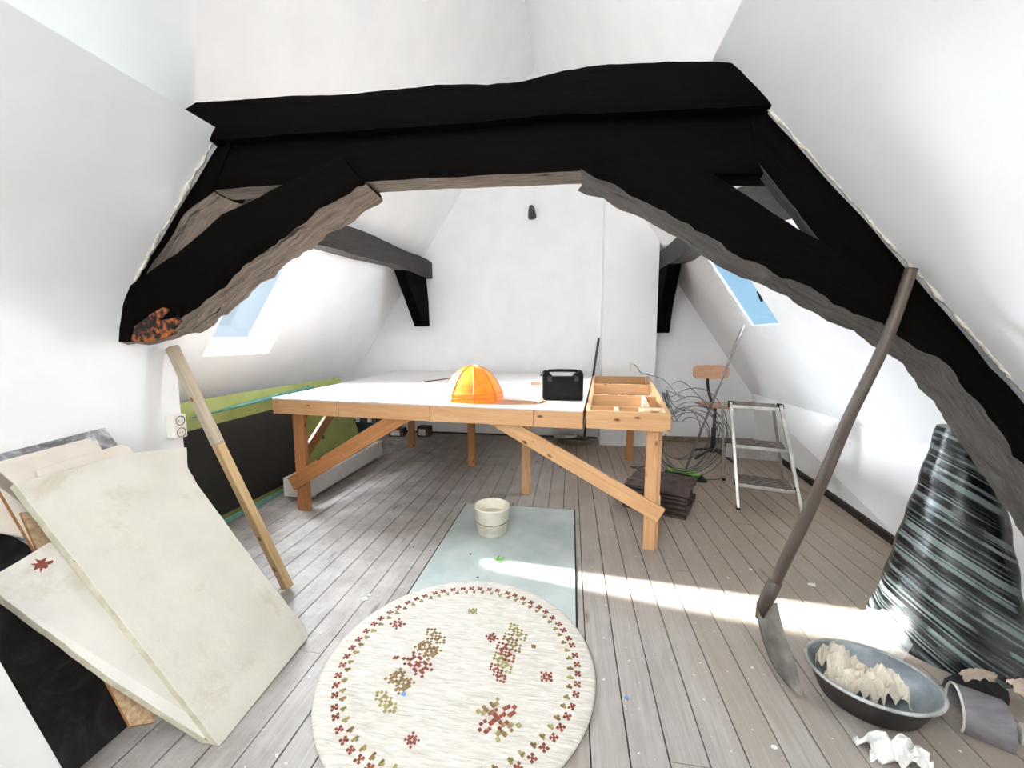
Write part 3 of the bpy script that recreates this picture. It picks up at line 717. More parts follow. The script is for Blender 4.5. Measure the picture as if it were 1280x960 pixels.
for i, (u, v) in enumerate(((470, 492), (478, 489), (488, 493), (497, 491), (505, 489), (510, 493), (532, 490), (527, 492))):
    a = on(u, v); r = .018+.012*random.random(); an = random.random()*3
    mb = MB()
    def fn(s, t, a=a, r=r, an=an):
        th = s*2.6; return a+V((math.cos(an)*(t-.5)*r*2.4-math.sin(an)*r*.5*math.cos(th), math.sin(an)*(t-.5)*r*2.4+math.cos(an)*r*.5*math.cos(th), .0015+r*.4*abs(math.sin(th))*.6))
    mb.grid(fn, 8, 3); tag(mb.build('wood_shaving', M['pine_pale']), 'pale wood shaving among the scraps left of the orange shade', 'shaving', 'wood shavings on the white bench top')

# ------------------------------------------------------------------ bucket, leaf, chips
bc = V((-.552, 2.745, .006)); bk = thing('paint_bucket', 'dirty white plastic bucket with ridged middle on the floor hatch', 'bucket', bc)
mb = MB(); mb.lathe(bc, [(.0005, .001), (.100, .001), (.108, .006), (.112, .088), (.116, .094), (.116, .100), (.121, .104), (.124, .19), (.130, .194), (.130, .203), (.122, .203), (.117, .19), (.110, .03), (.0005, .03)], 40); mb.build('body', M['bucket'], bk)
mb = MB(); mb.lathe(bc, [(.1125, .086), (.1172, .0955), (.1135, .099), (.112, .086)], 40); P(mb.build('ridge', M['brown_dirt'], bk), 'brown grimy ring around the middle')
mb = MB(); mb.lathe(bc, [(.0005, .12), (.07, .123), (.113, .128)], 32, wob=.02); P(mb.build('contents', M['paper_tan'], bk), 'dried pale residue inside')
mb = MB(); mb.grid(lambda s, t: bc+V((.121*math.cos(-.6+s*1.5+1.6), .121*math.sin(-.6+s*1.5+1.6), .135+.06*t+.012*noise.noise(V((s*6, t, 0)))))*1.0, 12, 4); mb.build('drip_stain', M['brown_dirt'], bk)
lc = on_z(622, 701, .0075); lf = MB()
for a, L in ((0, .05), (1.0, .042), (-1.0, .042), (2.1, .034), (-2.1, .03)):
    def fn(s, t, a=a, L=L):
        w = L*.42*math.sin(math.pi*min(1, s*.95+.05))*(1 if int(s*10) % 2 else .8)
        x, y = s*L, (t-.5)*w; aa = a+.5
        return lc+V((x*math.cos(aa)-y*math.sin(aa), x*math.sin(aa)+y*math.cos(aa), .002+.012*s*abs(math.sin(a+1))+.004*abs(t-.5)))
    lf.grid(fn, 10, 4)
lf.tube([lc+V((-.05, -.02, .001)), lc+V((0, 0, .002))], .0015, 6)
tag(lf.build('fallen_leaf', M['leaf']), 'small bright green leaf lying on the floor hatch', 'leaf')
def chip(name, u, v, z, s, m, label, cat, group=None):
    p = on_z(u, v, z); n = 7; a0 = random.random()*6
    poly = [p+V((math.cos(a0+2*math.pi*i/n)*s*random.uniform(.5, 1.1), math.sin(a0+2*math.pi*i/n)*s*random.uniform(.4, .8), 0)) for i in range(n)]
    mb = MB(); mb.prism(poly, (0, 0, .004)); return tag(mb.build(name, M[m]), label, cat, group)
chip('blue_chip', 784, 873, .0005, .011, 'blue', 'tiny blue plastic chip on the floorboards right of the rug', 'chip')
chip('blue_scrap', 505, 868, .0235, .012, 'blue', 'small blue scrap lying on the round rug', 'scrap')
chip('white_scrap', 611, 921, .0235, .010, 'paper_white', 'white paper scrap on the red flower motif of the rug', 'scrap')
for u, v, s in ((456, 749, .022), (462, 744, .012), (424, 720, .010), (471, 688, .012), (432, 738, .008), (510, 646, .007), (420, 656, .010), (352, 650, .014), (1015, 731, .03), (938, 712, .012), (940, 835, .008), (968, 935, .012), (401, 792, .009)):
    chip('plaster_chip', u, v, .0005, s, 'paper_white', 'small white plaster chip on the bare floorboards', 'plaster chip', 'plaster chips scattered on the floorboards')
for u, v in ((517, 684), (538, 688), (588, 693), (597, 722)):
    chip('dark_crumb', u, v, .0065 if u > 550 else .0005, .008, 'black_metal', 'tiny dark crumb near the floor hatch', 'crumb', 'dark crumbs around the hatch')

# ------------------------------------------------------------------ left: boards stacked against the front lining
NB = V((.81, 0, .586)).normalized()
def lay(u, v, d): return on_plane(u, v, V((-1.19, 0, 0))+NB*d, NB)
def slab(name, pix, d0, th, m, label, cat, bev=.003, extra=None, wavy=0, edge=None):
    q = [lay(u, v, d0) for u, v in pix]; q = [V((p.x, p.y, max(p.z, .002))) if p.z < .03 else p for p in q]
    mb = MB(); n = len(q); per = []
    if wavy:
        for a, b in zip(q, q[1:]+q[:1]):
            k = max(2, int((b-a).length/.025))
            for i in range(k):
                p = lerp(a, b, i/k); w = noise.noise_vector(p*9)*wavy+noise.noise_vector(p*30)*wavy*.6; w -= NB*w.dot(NB)
                if p.z < .02: w = V((0, w.y, 0))
                per.append(p+w)
    else: per = q
    ext = -NB*th
    mb.prism(per, ext)
    if edge is not None:
        nn = len(per); mb.mi[-nn:] = [1]*nn; mb.mi[-nn-2] = 0
    zmin = min(v.z for v in mb.v)
    if zmin < 0: mb.v = [V((v.x, v.y, max(v.z, 0.001))) for v in mb.v]
    o = mb.build(name, [M[m]]+([M[edge]] if edge else []), bevel=bev)
    return tag(o, label, cat)
o1 = slab('insulation_board', [(275, 938), (385, 797), (381, 783), (316, 699), (246, 604), (235, 584), (233, 559), (165, 566), (18, 604)], 0, .03, 'foam', 'large cream foam insulation board leaning foremost on the left stack', 'insulation board', .002, wavy=.003, edge='foam_edge')
o2 = slab('insulation_board', [(266, 938), (290, 925), (150, 690), (62, 678), (-2, 716), (-2, 742), (140, 850)], -.032, .028, 'foam_stained', 'stained foam insulation board tilted behind the large cream board', 'insulation board', .002, wavy=.003, edge='foam_edge')
for u, v, r in ((52, 706, .026), (99, 744, .034), (73, 783, .006), (126, 821, .009)):
    p = lay(u, v, -.0318); e1 = V((0, 1, 0)); e2 = NB.cross(e1); mb = MB(); n = 18
    poly = [p+e1*(math.cos(2*math.pi*i/n)*r*(.75+.35*math.sin(i*2.6+u)))+e2*(math.sin(2*math.pi*i/n)*r*(.75+.35*math.sin(i*2.6+u))) for i in range(n)]
    mb.prism(poly, NB*.0012); mb.build('rust_stain', M['rustspot'], o2)
for u, v, r, m in ((268, 789, .0035, 'black_metal'), (352, 790, .004, 'black_metal'), (326, 840, .006, 'paper_tan'), (161, 755, .012, 'paper_tan'), (96, 700, .010, 'edge_brown')):
    p = lay(u, v, .0002); e1 = V((0, 1, 0)); e2 = NB.cross(e1); mb = MB()
    mb.prism([p+e1*(math.cos(2*math.pi*i/10)*r)+e2*(math.sin(2*math.pi*i/10)*r*(.35 if r == .01 else 1)) for i in range(10)], NB*.0008); mb.build('dent_mark', M[m], o1)
slab('white_lath', [(46, 587), (150, 555.5), (163, 558), (210, 640), (80, 650)], -.062, .012, 'white_board', 'narrow white board with brown cut end peeping over the foam', 'board', .002, edge='white_board')
slab('raw_chipboard', [(26, 640), (90, 640), (205, 860), (193, 903), (163, 908), (48, 690)], -.075, .012, 'chip', 'raw brown chipboard offcut behind the stained foam board, upper strip standing in for shade', 'board', .001, edge='edge_brown')  # chipboard at the bottom; upper strip's brown replaces the foam's shadow on white board
slab('white_chipboard', [(-25, 590), (121, 550), (170, 640), (150, 720), (45, 690), (-25, 570)], -.088, .016, 'white_board', 'white faced chipboard with raw brown edge behind the foam boards', 'board', .001, edge='edge_brown')
slab('melamine_board', [(-25, 583), (113, 547), (160, 640), (80, 680), (-25, 660)], -.105, .010, 'white_board', 'thin white board just in front of the grey marbled offcut', 'board', .001)
slab('worktop_offcut', [(-25, 573), (131, 534), (147, 555), (175, 620), (60, 690), (-25, 640)], -.116, .022, 'marble', 'grey marbled worktop offcut standing behind the white boards', 'worktop offcut', .003)
slab('thin_sheet', [(-25, 557), (60, 537.5), (82, 541), (130, 620), (-25, 640)], -.139, .004, 'white_paint', 'thin whitish sheet against the sloping front wall behind the grey offcut', 'board', .001)
# black slab and nearer white panel
q = [V((-1.575, .30, .002)), V((-1.575, 1.14, .002)), V((-2.015, 1.10, .86)), V((-2.015, .30, .86))]
mb = MB(); nrm = (q[1]-q[0]).cross(q[3]-q[0]).normalized()
def bsf(s, t):
    p = lerp(lerp(q[0], q[1], s), lerp(q[3], q[2], s), t); k = min(1, t*6)
    return p+nrm*(.012*noise.noise(p*3.5)+.004*noise.noise(p*14))*k
mb.grid(bsf, 26, 30); n0 = len(mb.v); mb.grid(lambda s, t: bsf(s, t)-nrm*.012*(-1 if nrm.x < 0 else 1), 26, 30)
tag(mb.build('black_plastic_sheet', M['black_slab']), 'black scuffed plastic sheet folded against the boards at far left', 'plastic sheet')
fp = thing('foreground_board', 'white board edge standing in the bottom left foreground', 'board', (-1.5, .55, 0))
mb = MB(); a0 = V((-1.475, .88, 0)); a1 = V((-1.60, .755, .82)); b0 = V((-1.475, -.1, 0)); b1 = V((-1.60, -.1, .82)); t_ = V((-.02, 0, 0))
mb.prism([a0, a1, b1, b0], t_); mb.build('face', M['white_paint'], fp, bevel=.002)

# double socket
so = thing('wall_socket', 'white surface mounted double socket on the end of the left front wall', 'socket', (-2.07, 1.81, .882))
mb = MB(); mb.box(-2.099, -2.045, 1.775, 1.845, .882, 1.007); mb.build('housing', M['white_plastic'], so, bevel=.006)
for z in (.925, .988):
    mb = MB(); c = V((-2.0445, 1.81, z-.013)); ring = []
    seg = 24
    for r, dx in ((.026, .001), (.022, .001), (.020, -.006), (.001, -.006)):
        ring.append([c+V((dx, r*math.cos(2*math.pi*k/seg), r*math.sin(2*math.pi*k/seg))) for k in range(seg)])
    vs = [p for r in ring for p in r]; fs = [(i*seg+k, i*seg+(k+1) % seg, (i+1)*seg+(k+1) % seg, (i+1)*seg+k) for i in range(3) for k in range(seg)]
    mb.add(vs, fs, mi=[1]*seg*3); f = mb.build('outlet', [M['white_plastic'], M['cable']], so)
    for dy in (-.008, .008):
        m2 = MB(); m2.tube([c+V((-.004, dy, 0)), c+V((.0012, dy, 0))], .0025, 8); m2.build('pin_hole', M['black_metal'], f)
# leaning plank
pb, pt_ = V((-1.555, 1.905, 0)), V((-2.045, 1.80, 1.365)); d = (pt_-pb); sd = V((.35, .94, 0)); sd = (sd-d.normalized()*sd.dot(d.normalized())).normalized(); up = d.normalized().cross(sd)
pk = thing('timber_plank', 'long weathered plank leaning on the left wall with grey upper half', 'plank', pb)
mb = MB(); fr_ = .60
cut = lerp(pb, pt_, .62)
lift = V((0, 0, .018))
mb.bar(pb+lift, cut, .058, .042, up); P(mb.build('lower_half', M['plank'], pk, bevel=.004), 'tan bare lower half')
mb = MB(); mb.bar(cut, pt_, .062, .044, up); P(mb.build('upper_half', M['plank_grey'], pk, bevel=.006), 'grey mortar-stained upper half')
face = -sd if sd.y > 0 else sd
for f in (.09, .225, .8):
    c = lerp(pb+lift, pt_, f)+face*.0212; mb = MB(); n = 14
    mb.prism([c+up*math.cos(2*math.pi*i/n)*.013+d.normalized()*math.sin(2*math.pi*i/n)*.015 for i in range(n)], face*.0015); mb.build('knot', M['edge_brown'], pk)

# ------------------------------------------------------------------ left side of the far bay
tl = .33
def board_pt(y, s, off=0):   # panel leaning: base x=-2.60, lean outward; s = height along z
    return V((-2.62-s*tl-.03*(3.5-y)*0+off*.95, y, s+off*.3))
mb = MB(); mb.prism([board_pt(2.0, .001), board_pt(4.72, .001), board_pt(4.72, .925), board_pt(2.0, .925)], V((-.03, 0, -.0005)))
ob = tag(mb.build('green_board', M['olive'], bevel=.002), 'long olive green board leaning along the left wall under the bench', 'board')
mb = MB(); a = board_pt(4.02, .42, .001); b = board_pt(4.02, .30, .001)
mb.prism([a+V((0, -.025, 0)), a+V((0, .025, 0)), b+V((0, .025, 0)), b+V((0, -.025, 0))], V((.002, 0, 0))); mb.build('hand_slot', M['olive_dark'], ob)
mb = MB(); mb.prism([board_pt(2.05, .06, .035), board_pt(3.42, .06, .035), board_pt(3.98, .735, .035), board_pt(2.05, .70, .035)], V((-.012, 0, 0)))
for v in mb.v: v.z = max(v.z, .001)
tag(mb.build('black_sheet', M['blackboard'], bevel=.002), 'matt black sheet leaning on the olive green board', 'board')
mb = MB(); mb.tube([board_pt(2.62, .80, .03), board_pt(3.4, .835, .03), board_pt(4.1, .86, .03)], [.006, .022, .020], 8); tag(mb.build('teal_batten', M['teal']), 'teal batten tucked along the top of the green board', 'batten')
mb = MB(); mb.bar(board_pt(2.5, .012, .06)+V((.012, 0, .012)), board_pt(4.55, .012, .06)+V((.012, 0, .012)), .02, .03); tag(mb.build('teal_batten', M['teal'], bevel=.003), 'teal batten on the floor at the foot of the black sheet', 'batten')
# white trough on casters
tg = thing('planter_trough', 'long white trough on small casters under the left side of the bench', 'trough', (-2.35, 3.75, 0))
x0, x1, y0, y1 = -2.475, -2.215, 3.06, 4.40
mb = MB(); zb, zt_ = .035, .20
mb.box(x0, x1, y0, y1, zb, zb+.012)
for a in ((x0, x0+.02, y0, y1), (x1-.02, x1, y0, y1), (x0+.02, x1-.02, y0, y0+.02), (x0+.02, x1-.02, y1-.02, y1)): mb.box(*a, zb+.012, zt_)
mb.build('box', M['white_paint'], tg, bevel=.003)
for x in (x0+.04, x1-.03):
    for y in (y0+.08, y1-.06):
        mb = MB(); mb.tube([(x-.012, y, .0185), (x+.012, y, .0185)], .018, 14); mb.build('caster', M['white_plastic'], tg)
# clutter at the far left corner
def carton(name, c, hx, hy, hz, ang, label):
    r = V((math.cos(ang), math.sin(ang), 0)); q = V((-math.sin(ang), math.cos(ang), 0)); c = V(c)
    t = thing(name, label, 'carton', c); mb = MB(); mb.obb(c+V((0, 0, hz+.001)), r*hx, q*hy, V((0, 0, hz))); mb.build('box', M['carton'], t, bevel=.003)
    mb = MB(); mb.obb(c-q*(hy+.0005)+V((-.01, 0, hz*.95)), r*hx*.6, V((0, 0, hz*.6)), q*.0012); mb.build('printed_label', M['carton_white'], t)
    return t
carton('small_carton', (-2.50, 5.46, 0), .11, .07, .06, .05, 'small dark carton with white label left of the far bench leg')
carton('small_carton', (-2.10, 5.50, 0), .09, .07, .075, -.1, 'taller dark carton with white label right of the far bench leg')
cr = thing('storage_crate', 'dark green crate in the far left corner behind the green board', 'crate', (-2.88, 5.3, 0))
mb = MB(); mb.box(-3.1, -2.68, 5.12, 5.14, .012, .26)
for a in ((-3.1, -2.68, 5.46, 5.48), (-3.1, -3.08, 5.14, 5.46), (-2.70, -2.68, 5.14, 5.46)): mb.box(*a, .012, .26)
mb.box(-3.1, -2.68, 5.12, 5.48, .001, .012); mb.build('body', M['crate'], cr, bevel=.003)
for i in range(4):
    mb = MB(); x = -3.02+i*.09; mb.tube([(x, 5.25, .012), (x+.01, 5.27, .30+.03*(i % 2))], .03, 12); tag(mb.build('bottle', M['grey_steel' if i % 2 else 'white_plastic']), 'small bottle standing in the dark green crate', 'bottle', 'bottles in the dark crate')
# translucent plastic sheet beyond the trough
mb = MB()
def shf(s, t):
    x, y = -2.58+.40*s, 4.50+.56*t; p = V((x, y, 0)); h = .09*math.exp(-((s-.45)**2+(t-.5)**2)*5)*(1+.7*noise.noise(p*8))+.02*abs(noise.noise(p*16))
    return V((x+.03*noise.noise(p*5), y+.03*noise.noise(p*6+V((3, 0, 0))), .003+max(0, h)))
mb.grid(shf, 22, 22); tag(mb.build('crumpled_dust_sheet', M['film']), 'crumpled clear plastic sheet on the floor beyond the white trough', 'plastic sheet')
# coils beneath the bench
def coil(name, c, r, turns, rad, m, label, cat):
    pts = []; n = turns*18
    for i in range(n):
        a = 2*math.pi*i/18; q = r*(1+.10*noise.noise(V((i*.23, r*9, 1)))); pts.append(V(c)+V((q*math.cos(a), q*.75*math.sin(a), rad+.002+.018*(i/n)*turns*.6+.01*abs(noise.noise(V((i*.3, 2, 0)))))))
    mb = MB(); mb.tube(pts, rad, 8); return tag(mb.build(name, M[m]), label, cat)
coil('garden_hose', (.07, 5.42, 0), .22, 4, .013, 'hose', 'olive grey hose coiled on the floor against the back wall', 'hose')
coil('cable_coil', (-.06, 5.42, .075), .15, 3, .010, 'cable_white', 'pale cable coil lying on top of the olive hose', 'cable')
mb = MB(); a, b = V((.205, 5.69, .012)), V((.378, 5.70, 1.43)); mb.tube([a, lerp(a, b, .97), b], [.016, .016, .014], 12)
tag(mb.build('metal_pole', M['grey_steel']), 'thin dark pole leaning in the corner left of the chimney breast', 'pole')
# ------------------------------------------------------------------ wall spotlight
sp = thing('wall_spotlight', 'small dark spotlight high on the back wall', 'spotlight', (-.56, YB, 3.1))
mb = MB(); mb.tube([(-.56, YB-.001, 3.17), (-.56, YB-.02, 3.17)], .03, 16); mb.build('wall_plate', M['black_metal'], sp)
mb = MB(); mb.tube([(-.56, YB-.02, 3.17), (-.555, YB-.07, 3.18)], .012, 10); mb.build('arm', M['black_metal'], sp)
mb = MB(); mb.tube([(-.565, YB-.07, 3.215), (-.562, YB-.08, 3.18), (-.55, YB-.115, 3.06), (-.548, YB-.118, 3.045)], [.022, .042, .056, .056], 18); mb.build('lamp_head', M['grey_steel'], sp)

# ------------------------------------------------------------------ right far bay: chair, broom, ladder, tiles, cables
ch = thing('work_chair', 'plywood swivel work chair with black post and cross base by the back wall', 'chair', (1.70, 4.98, 0))
cx, cy_ = 1.70, 4.98
def rsheet(mb, c, w, h, th, curve, vert=True, rad=.06):
    n = 26; c = V(c)
    pts = []
    for i in range(n):      # rounded rectangle outline
        a = 2*math.pi*i/n; x = (abs(math.cos(a))**.45)*math.copysign(1, math.cos(a))*w/2; y = (abs(math.sin(a))**.45)*math.copysign(1, math.sin(a))*h/2
        pts.append((x, y))
    f = lambda x, y, o: c+(V((x, curve*(x/(w/2))**2+o, y)) if vert else V((x, y, o-curve*(y/(h/2))**2)))
    vs = [f(x, y, 0) for x, y in pts]+[f(x, y, th) for x, y in pts]+[f(0, 0, 0), f(0, 0, th)]
    fs = [(i, (i+1) % n, n+(i+1) % n, n+i) for i in range(n)]+[(i, (i+1) % n, 2*n) for i in range(n)]+[(n+i, n+(i+1) % n, 2*n+1) for i in range(n)]
    g = [(p.x, p.z if vert else p.y, 0) for p in vs]
    mb.add(vs, fs, g)
mb = MB(); rsheet(mb, (1.655, 5.08, 1.02), .41, .165, .014, -.03); mb.build('backrest', M['ply'], ch, bevel=.003)
mb = MB(); rsheet(mb, (cx, cy_-.02, .64), .42, .40, .018, .012, False); mb.build('seat', M['ply'], ch, bevel=.004)
mb = MB(); mb.tube(catmull([(1.655, 5.105, 1.03), (1.645, 5.125, .93), (1.66, 5.12, .80), (1.68, 5.07, .68), (cx, 4.98, .632)], 6), .017, 10); mb.build('back_support', M['black_metal'], ch)
mb = MB(); mb.tube([(cx, cy_, .632), (cx, cy_, .36), (cx, cy_, .36), (cx, cy_, .06)], [.018, .018, .027, .027], 14); mb.build('post', M['black_metal'], ch)
mb = MB(); mb.tube([(cx, cy_, .42), (cx+.07, cy_-.02, .42), (cx+.09, cy_-.02, .36)], .009, 8); mb.build('height_lever', M['black_metal'], ch)
for k in range(4):
    a = .55+k*math.pi/2; e = V((math.cos(a), math.sin(a), 0))
    mb = MB(); mb.tube([V((cx, cy_, .10)), V((cx, cy_, .09))+e*.06, V((cx, cy_, .035))+e*.24, V((cx, cy_, .014))+e*.28], [.022, .018, .014, .012], 10); mb.build('leg', M['black_metal'], ch)
# broom
b0, b1 = V((1.175, 4.185, .075)), V((1.735, 4.42, 1.548)); bm = thing('broom', 'broom with grey handle and green head leaning on the right sloping wall', 'broom', (1.16, 4.19, 0))
mb = MB(); mb.tube([b0, lerp(b0, b1, .72), lerp(b0, b1, .725), b1], [.012, .012, .014, .014], 12); mb.build('handle', M['broom_grey'], bm)
hd = V((.86, -.51, 0)).normalized(); hn = V((.51, .86, 0)).normalized(); hc = V((1.165, 4.185, 0))
mb = MB()
mb.grid(lambda s, t: hc+hd*(s-.5)*.31+hn*.045*math.cos(math.pi*t)+V((0, 0, .055+.032*math.sin(math.pi*t)*(1-.6*abs(2*s-1)**2))), 12, 8); mb.obb(hc+V((0, 0, .052)), hd*.155, hn*.045, V((0, 0, .004))); mb.build('head', M['green'], bm)
mb = MB()
def brs(s, t):
    a = t*2*math.pi; k = 1+.35*(1-s); return hc+hd*(.165*k*math.copysign(abs(math.cos(a))**.5, math.cos(a)))+hn*(.045*k*math.copysign(abs(math.sin(a))**.5, math.sin(a)))+V((0, 0, .001+s*.052))
mb.grid(brs, 4, 40, smooth=False); mb.build('bristles', M['bristle'], bm)
# step ladder
la = thing('step_ladder', 'three-tread aluminium step ladder with dirty treads by the right wall', 'step ladder', (1.72, 3.8, 0))
fl0, fr0 = V((1.395, 3.43, 0)), V((1.815, 3.295, 0)); wv = (fr0-fl0).normalized(); dv = V((-wv.y, wv.x, 0))
up_off = V((-.02, .33, 0))
TL = fl0+up_off+wv*.035+V((0, 0, .835)); TR = fr0+up_off-wv*.035+V((0, 0, .835))
for a, b in ((fl0, TL), (fr0, TR)):
    mb = MB(); mb.bar(a+V((0, 0, .012)), b+V((0, 0, .012)), .024, .05, wv); mb.build('front_rail', M['alu'], la, bevel=.003)
    mb = MB(); mb.bar(a, a+(b-a)*.035, .03, .056, wv); mb.build('foot', M['black_plastic'], la, bevel=.003)
bl, br = V((1.545, 4.17, 0)), fr0+dv*.84-wv*.01; topb = V((-.03, .41, 0))
for a, b in ((bl, fl0+topb+wv*.005+V((0, 0, .82))), (br, fr0+topb-wv*.045+V((0, 0, .82)))):
    mb = MB(); mb.bar(a+V((0, 0, .01)), b, .024, .036, wv); mb.build('rear_leg', M['alu'], la, bevel=.003)
    mb = MB(); mb.bar(a, a+(b-a)*.035, .03, .044, wv); mb.build('foot', M['black_plastic'], la, bevel=.003)
mb = MB(); z = .42; mb.bar(lerp(bl, fl0+topb+V((0, 0, .82)), .42)+wv*.02, lerp(br, fr0+topb+V((0, 0, .82)), .42)-wv*.02, .012, .13, (0, 0, 0.001) if False else dv); mb.build('rear_panel', M['alu'], la, bevel=.002)
for f, dep in ((.255, .27), (.615, .26), (1.0, .24)):
    a = lerp(fl0, TL, f)+wv*.014; b = lerp(fr0, TR, f)-wv*.014; m = (a+b)/2+dv*(dep/2-.05)
    mb = MB(); hw = (b-a)/2; mb.obb(m-V((0, 0, .014)), hw, dv*dep/2, V((0, 0, .014))); st = mb.build('step', M['alu'], la, bevel=.003)
    mb = MB(); mb.obb(m+V((0, 0, .0015)), hw*.95, dv*(dep/2-.008), V((0, 0, .0015))); P(mb.build('tread', M['tread'], st), 'paint spattered tread surface')
for q in (TL, TR):
    mb = MB(); mb.obb(q+dv*.03+V((0, 0, -.005)), wv*.022, dv*.05, V((0, 0, .026))); mb.build('hinge', M['black_plastic'], la, bevel=.005)
for a, b in ((fl0, TL), (fr0, TR)):
    c = lerp(a, b, .22); mb = MB(); mb.bar(c-V((0, 0, .0)), c+(b-a).normalized()*.05, .03, .056, wv); mb.build('rail_cap', M['black_plastic'], la, bevel=.003)
# roof tiles: one tile, copied up the stack
ta, tb = V((.455, 3.36, 0)), V((.895, 3.165, 0)); te = (tb-ta).normalized(); tn = V((-te.y, te.x, 0)); TLn, TD = .50, .40
def tilemesh():
    mb = MB(); n = 40
    def prof(t):
        return (.028)*(.5-.5*math.cos(2*math.pi*t*2.5))**1.4
    def f(s, t, lo): return te*(s*TLn)+tn*(t*TD)+V((0, 0, prof(t)+(0 if lo else .017)))
    vs = [f(s, i/n, lo) for lo in (1, 0) for s in (0, 1) for i in range(n+1)]; m = n+1
    fs = [(i, i+1, m+i+1, m+i) for i in range(n)]+[(2*m+i, 3*m+i, 3*m+i+1, 2*m+i+1) for i in range(n)]+[(i, 2*m+i, 2*m+i+1, i+1) for i in range(n)]+[(m+i, m+i+1, 3*m+i+1, 3*m+i) for i in range(n)]
    fs += [(0, m, 3*m, 2*m), (n, 2*m+n, 3*m+n, m+n)]
    mb.add(vs, fs); return mb
pos = ['bottommost of the stack, on the floorboards', 'second from the bottom of the stack', 'third from the bottom of the stack',
       'third from the top of the stack', 'second from the top of the stack', 'topmost of the stack, under the broom head']
t0 = None
for k in range(6):
    if t0 is None: t0 = tilemesh().build('roof_tile', M['tile'], origin=(0, 0, 0)); o = t0
    else: o = t0.copy(); COL.objects.link(o)
    o.location = ta+te*random.uniform(-.015, .015)+tn*(.0+random.uniform(-.012, .012))+V((0, 0, k*.037+.001)); o.rotation_euler = (0, 0, random.uniform(-.03, .03))
    tag(o, 'brown ribbed roof tile, '+pos[k], 'roof tile', 'roof tiles stacked behind the right bench leg')
# cable bundle
cbn = thing('cable_bundle', 'tangle of thin grey cables looping down beside the open bench frame', 'cables', (1.1, 4.2, 0))
rc = random.Random(4)
for i in range(10):
    g = V((.80+rc.uniform(-.01, .03), 3.62+rc.uniform(-.02, .02), .955+rc.uniform(-.01, .02)))
    R1 = rc.uniform(.20, .37); c0_ = V((.98+R1*.55, 4.02+rc.uniform(-.12, .12), .47+rc.uniform(-.08, .06))); rz = R1*rc.uniform(.95, 1.25)
    pts = [g]; a0 = 125+rc.uniform(-12, 12); n_ = 11; sweep = rc.uniform(250, 330)
    for k in range(n_+1):
        a = math.radians(a0-sweep*k/n_); z = c0_.z+rz*math.sin(a); pts.append(V((c0_.x+R1*math.cos(a)*(1+.06*rc.random()), c0_.y+.10*math.cos(a)+.02*k/n_, max(z, .012+.01*rc.random()))))
    if i % 3 == 0: pts += [V((.80, 4.35, .05)), V((.66, 4.42, .012))]
    mb = MB(); mb.tube(catmull(pts, 6), .0038, 6); mb.build('cable', M['cable'], cbn)
mb = MB(); mb.tube(catmull([(1.05, 4.3, .012), (1.25, 4.15, .01), (1.55, 4.2, .02), (1.62, 4.45, .20), (1.52, 4.6, .62), (1.2, 4.5, .95), (.83, 3.7, .96)], 8), .0048, 6); mb.build('cable', M['cable'], cbn)
mb = MB(); mb.tube(catmull([(.80, cy-.008, 1.09), (.84, cy-.02, 1.06), (.90, cy-.02, .98), (.99, cy-.03, .955), (1.10, 5.0, .93), (1.16, 4.5, .80), (1.12, 4.1, .84), (.83, 3.66, .96)], 8), .004, 6); mb.build('cable', M['cable'], cbn)
mb = MB(); mb.box(.755, .785, cy-.012, cy-.001, 1.0, 1.11); tag(mb.build('junction_plate', M['white_plastic'], bevel=.003), 'slim white cable plate on the chimney breast', 'cable plate')

# ------------------------------------------------------------------ right foreground: shovel, wrapped roll, tub, papers, rags
sv = thing('shovel', 'old steel shovel with long dark curved handle leaning on the right brace', 'shovel', (.87, 1.62, 0))
path = catmull([(.832, 1.735, .27), (.845, 1.715, .35), (.88, 1.685, .52), (.928, 1.648, .74), (.968, 1.615, .95), (1.005, 1.592, 1.13), (1.082, 1.575, 1.39), (1.13, 1.562, 1.64)], 8)
n = len(path); mb = MB(); mb.tube(path, [.0195+.002*math.sin(i/n*5) for i in range(n)], 14); mb.build('handle', M['handle'], sv)
mb = MB(); mb.tube([path[0]-V((.012, -.006, .06)), path[0]-V((.004, 0, 0)), path[6], path[11]], [.015, .024, .0265, .0255], 14); mb.build('socket', M['handle'], sv)
Bt, Tp = V((.822, 1.742, .262)), V((.893, 1.585, .004)); ax = (Bt-Tp); wd = V((.50, .80, .25)); wd = (wd-ax.normalized()*wd.dot(ax.normalized())).normalized(); nn_ = ax.normalized().cross(wd)
def bl_(s, t, o):
    y = t*2-1; w = .095*(1-.10*s) if s < .55 else .095*.945*math.cos((s-.55)/.45*math.pi/2*.93)
    p = lerp(Bt, Tp, s)+wd*(y*w)+nn_*(-.030*(y*y)+.025*math.sin(s*math.pi)*.8+o); p.z = max(p.z, .001); return p
mb = MB(); mb.grid(lambda s, t: bl_(s, t, 0), 16, 14); mb.grid(lambda s, t: bl_(s, t, .003), 16, 14); mb.build('blade', M['blade'], sv)
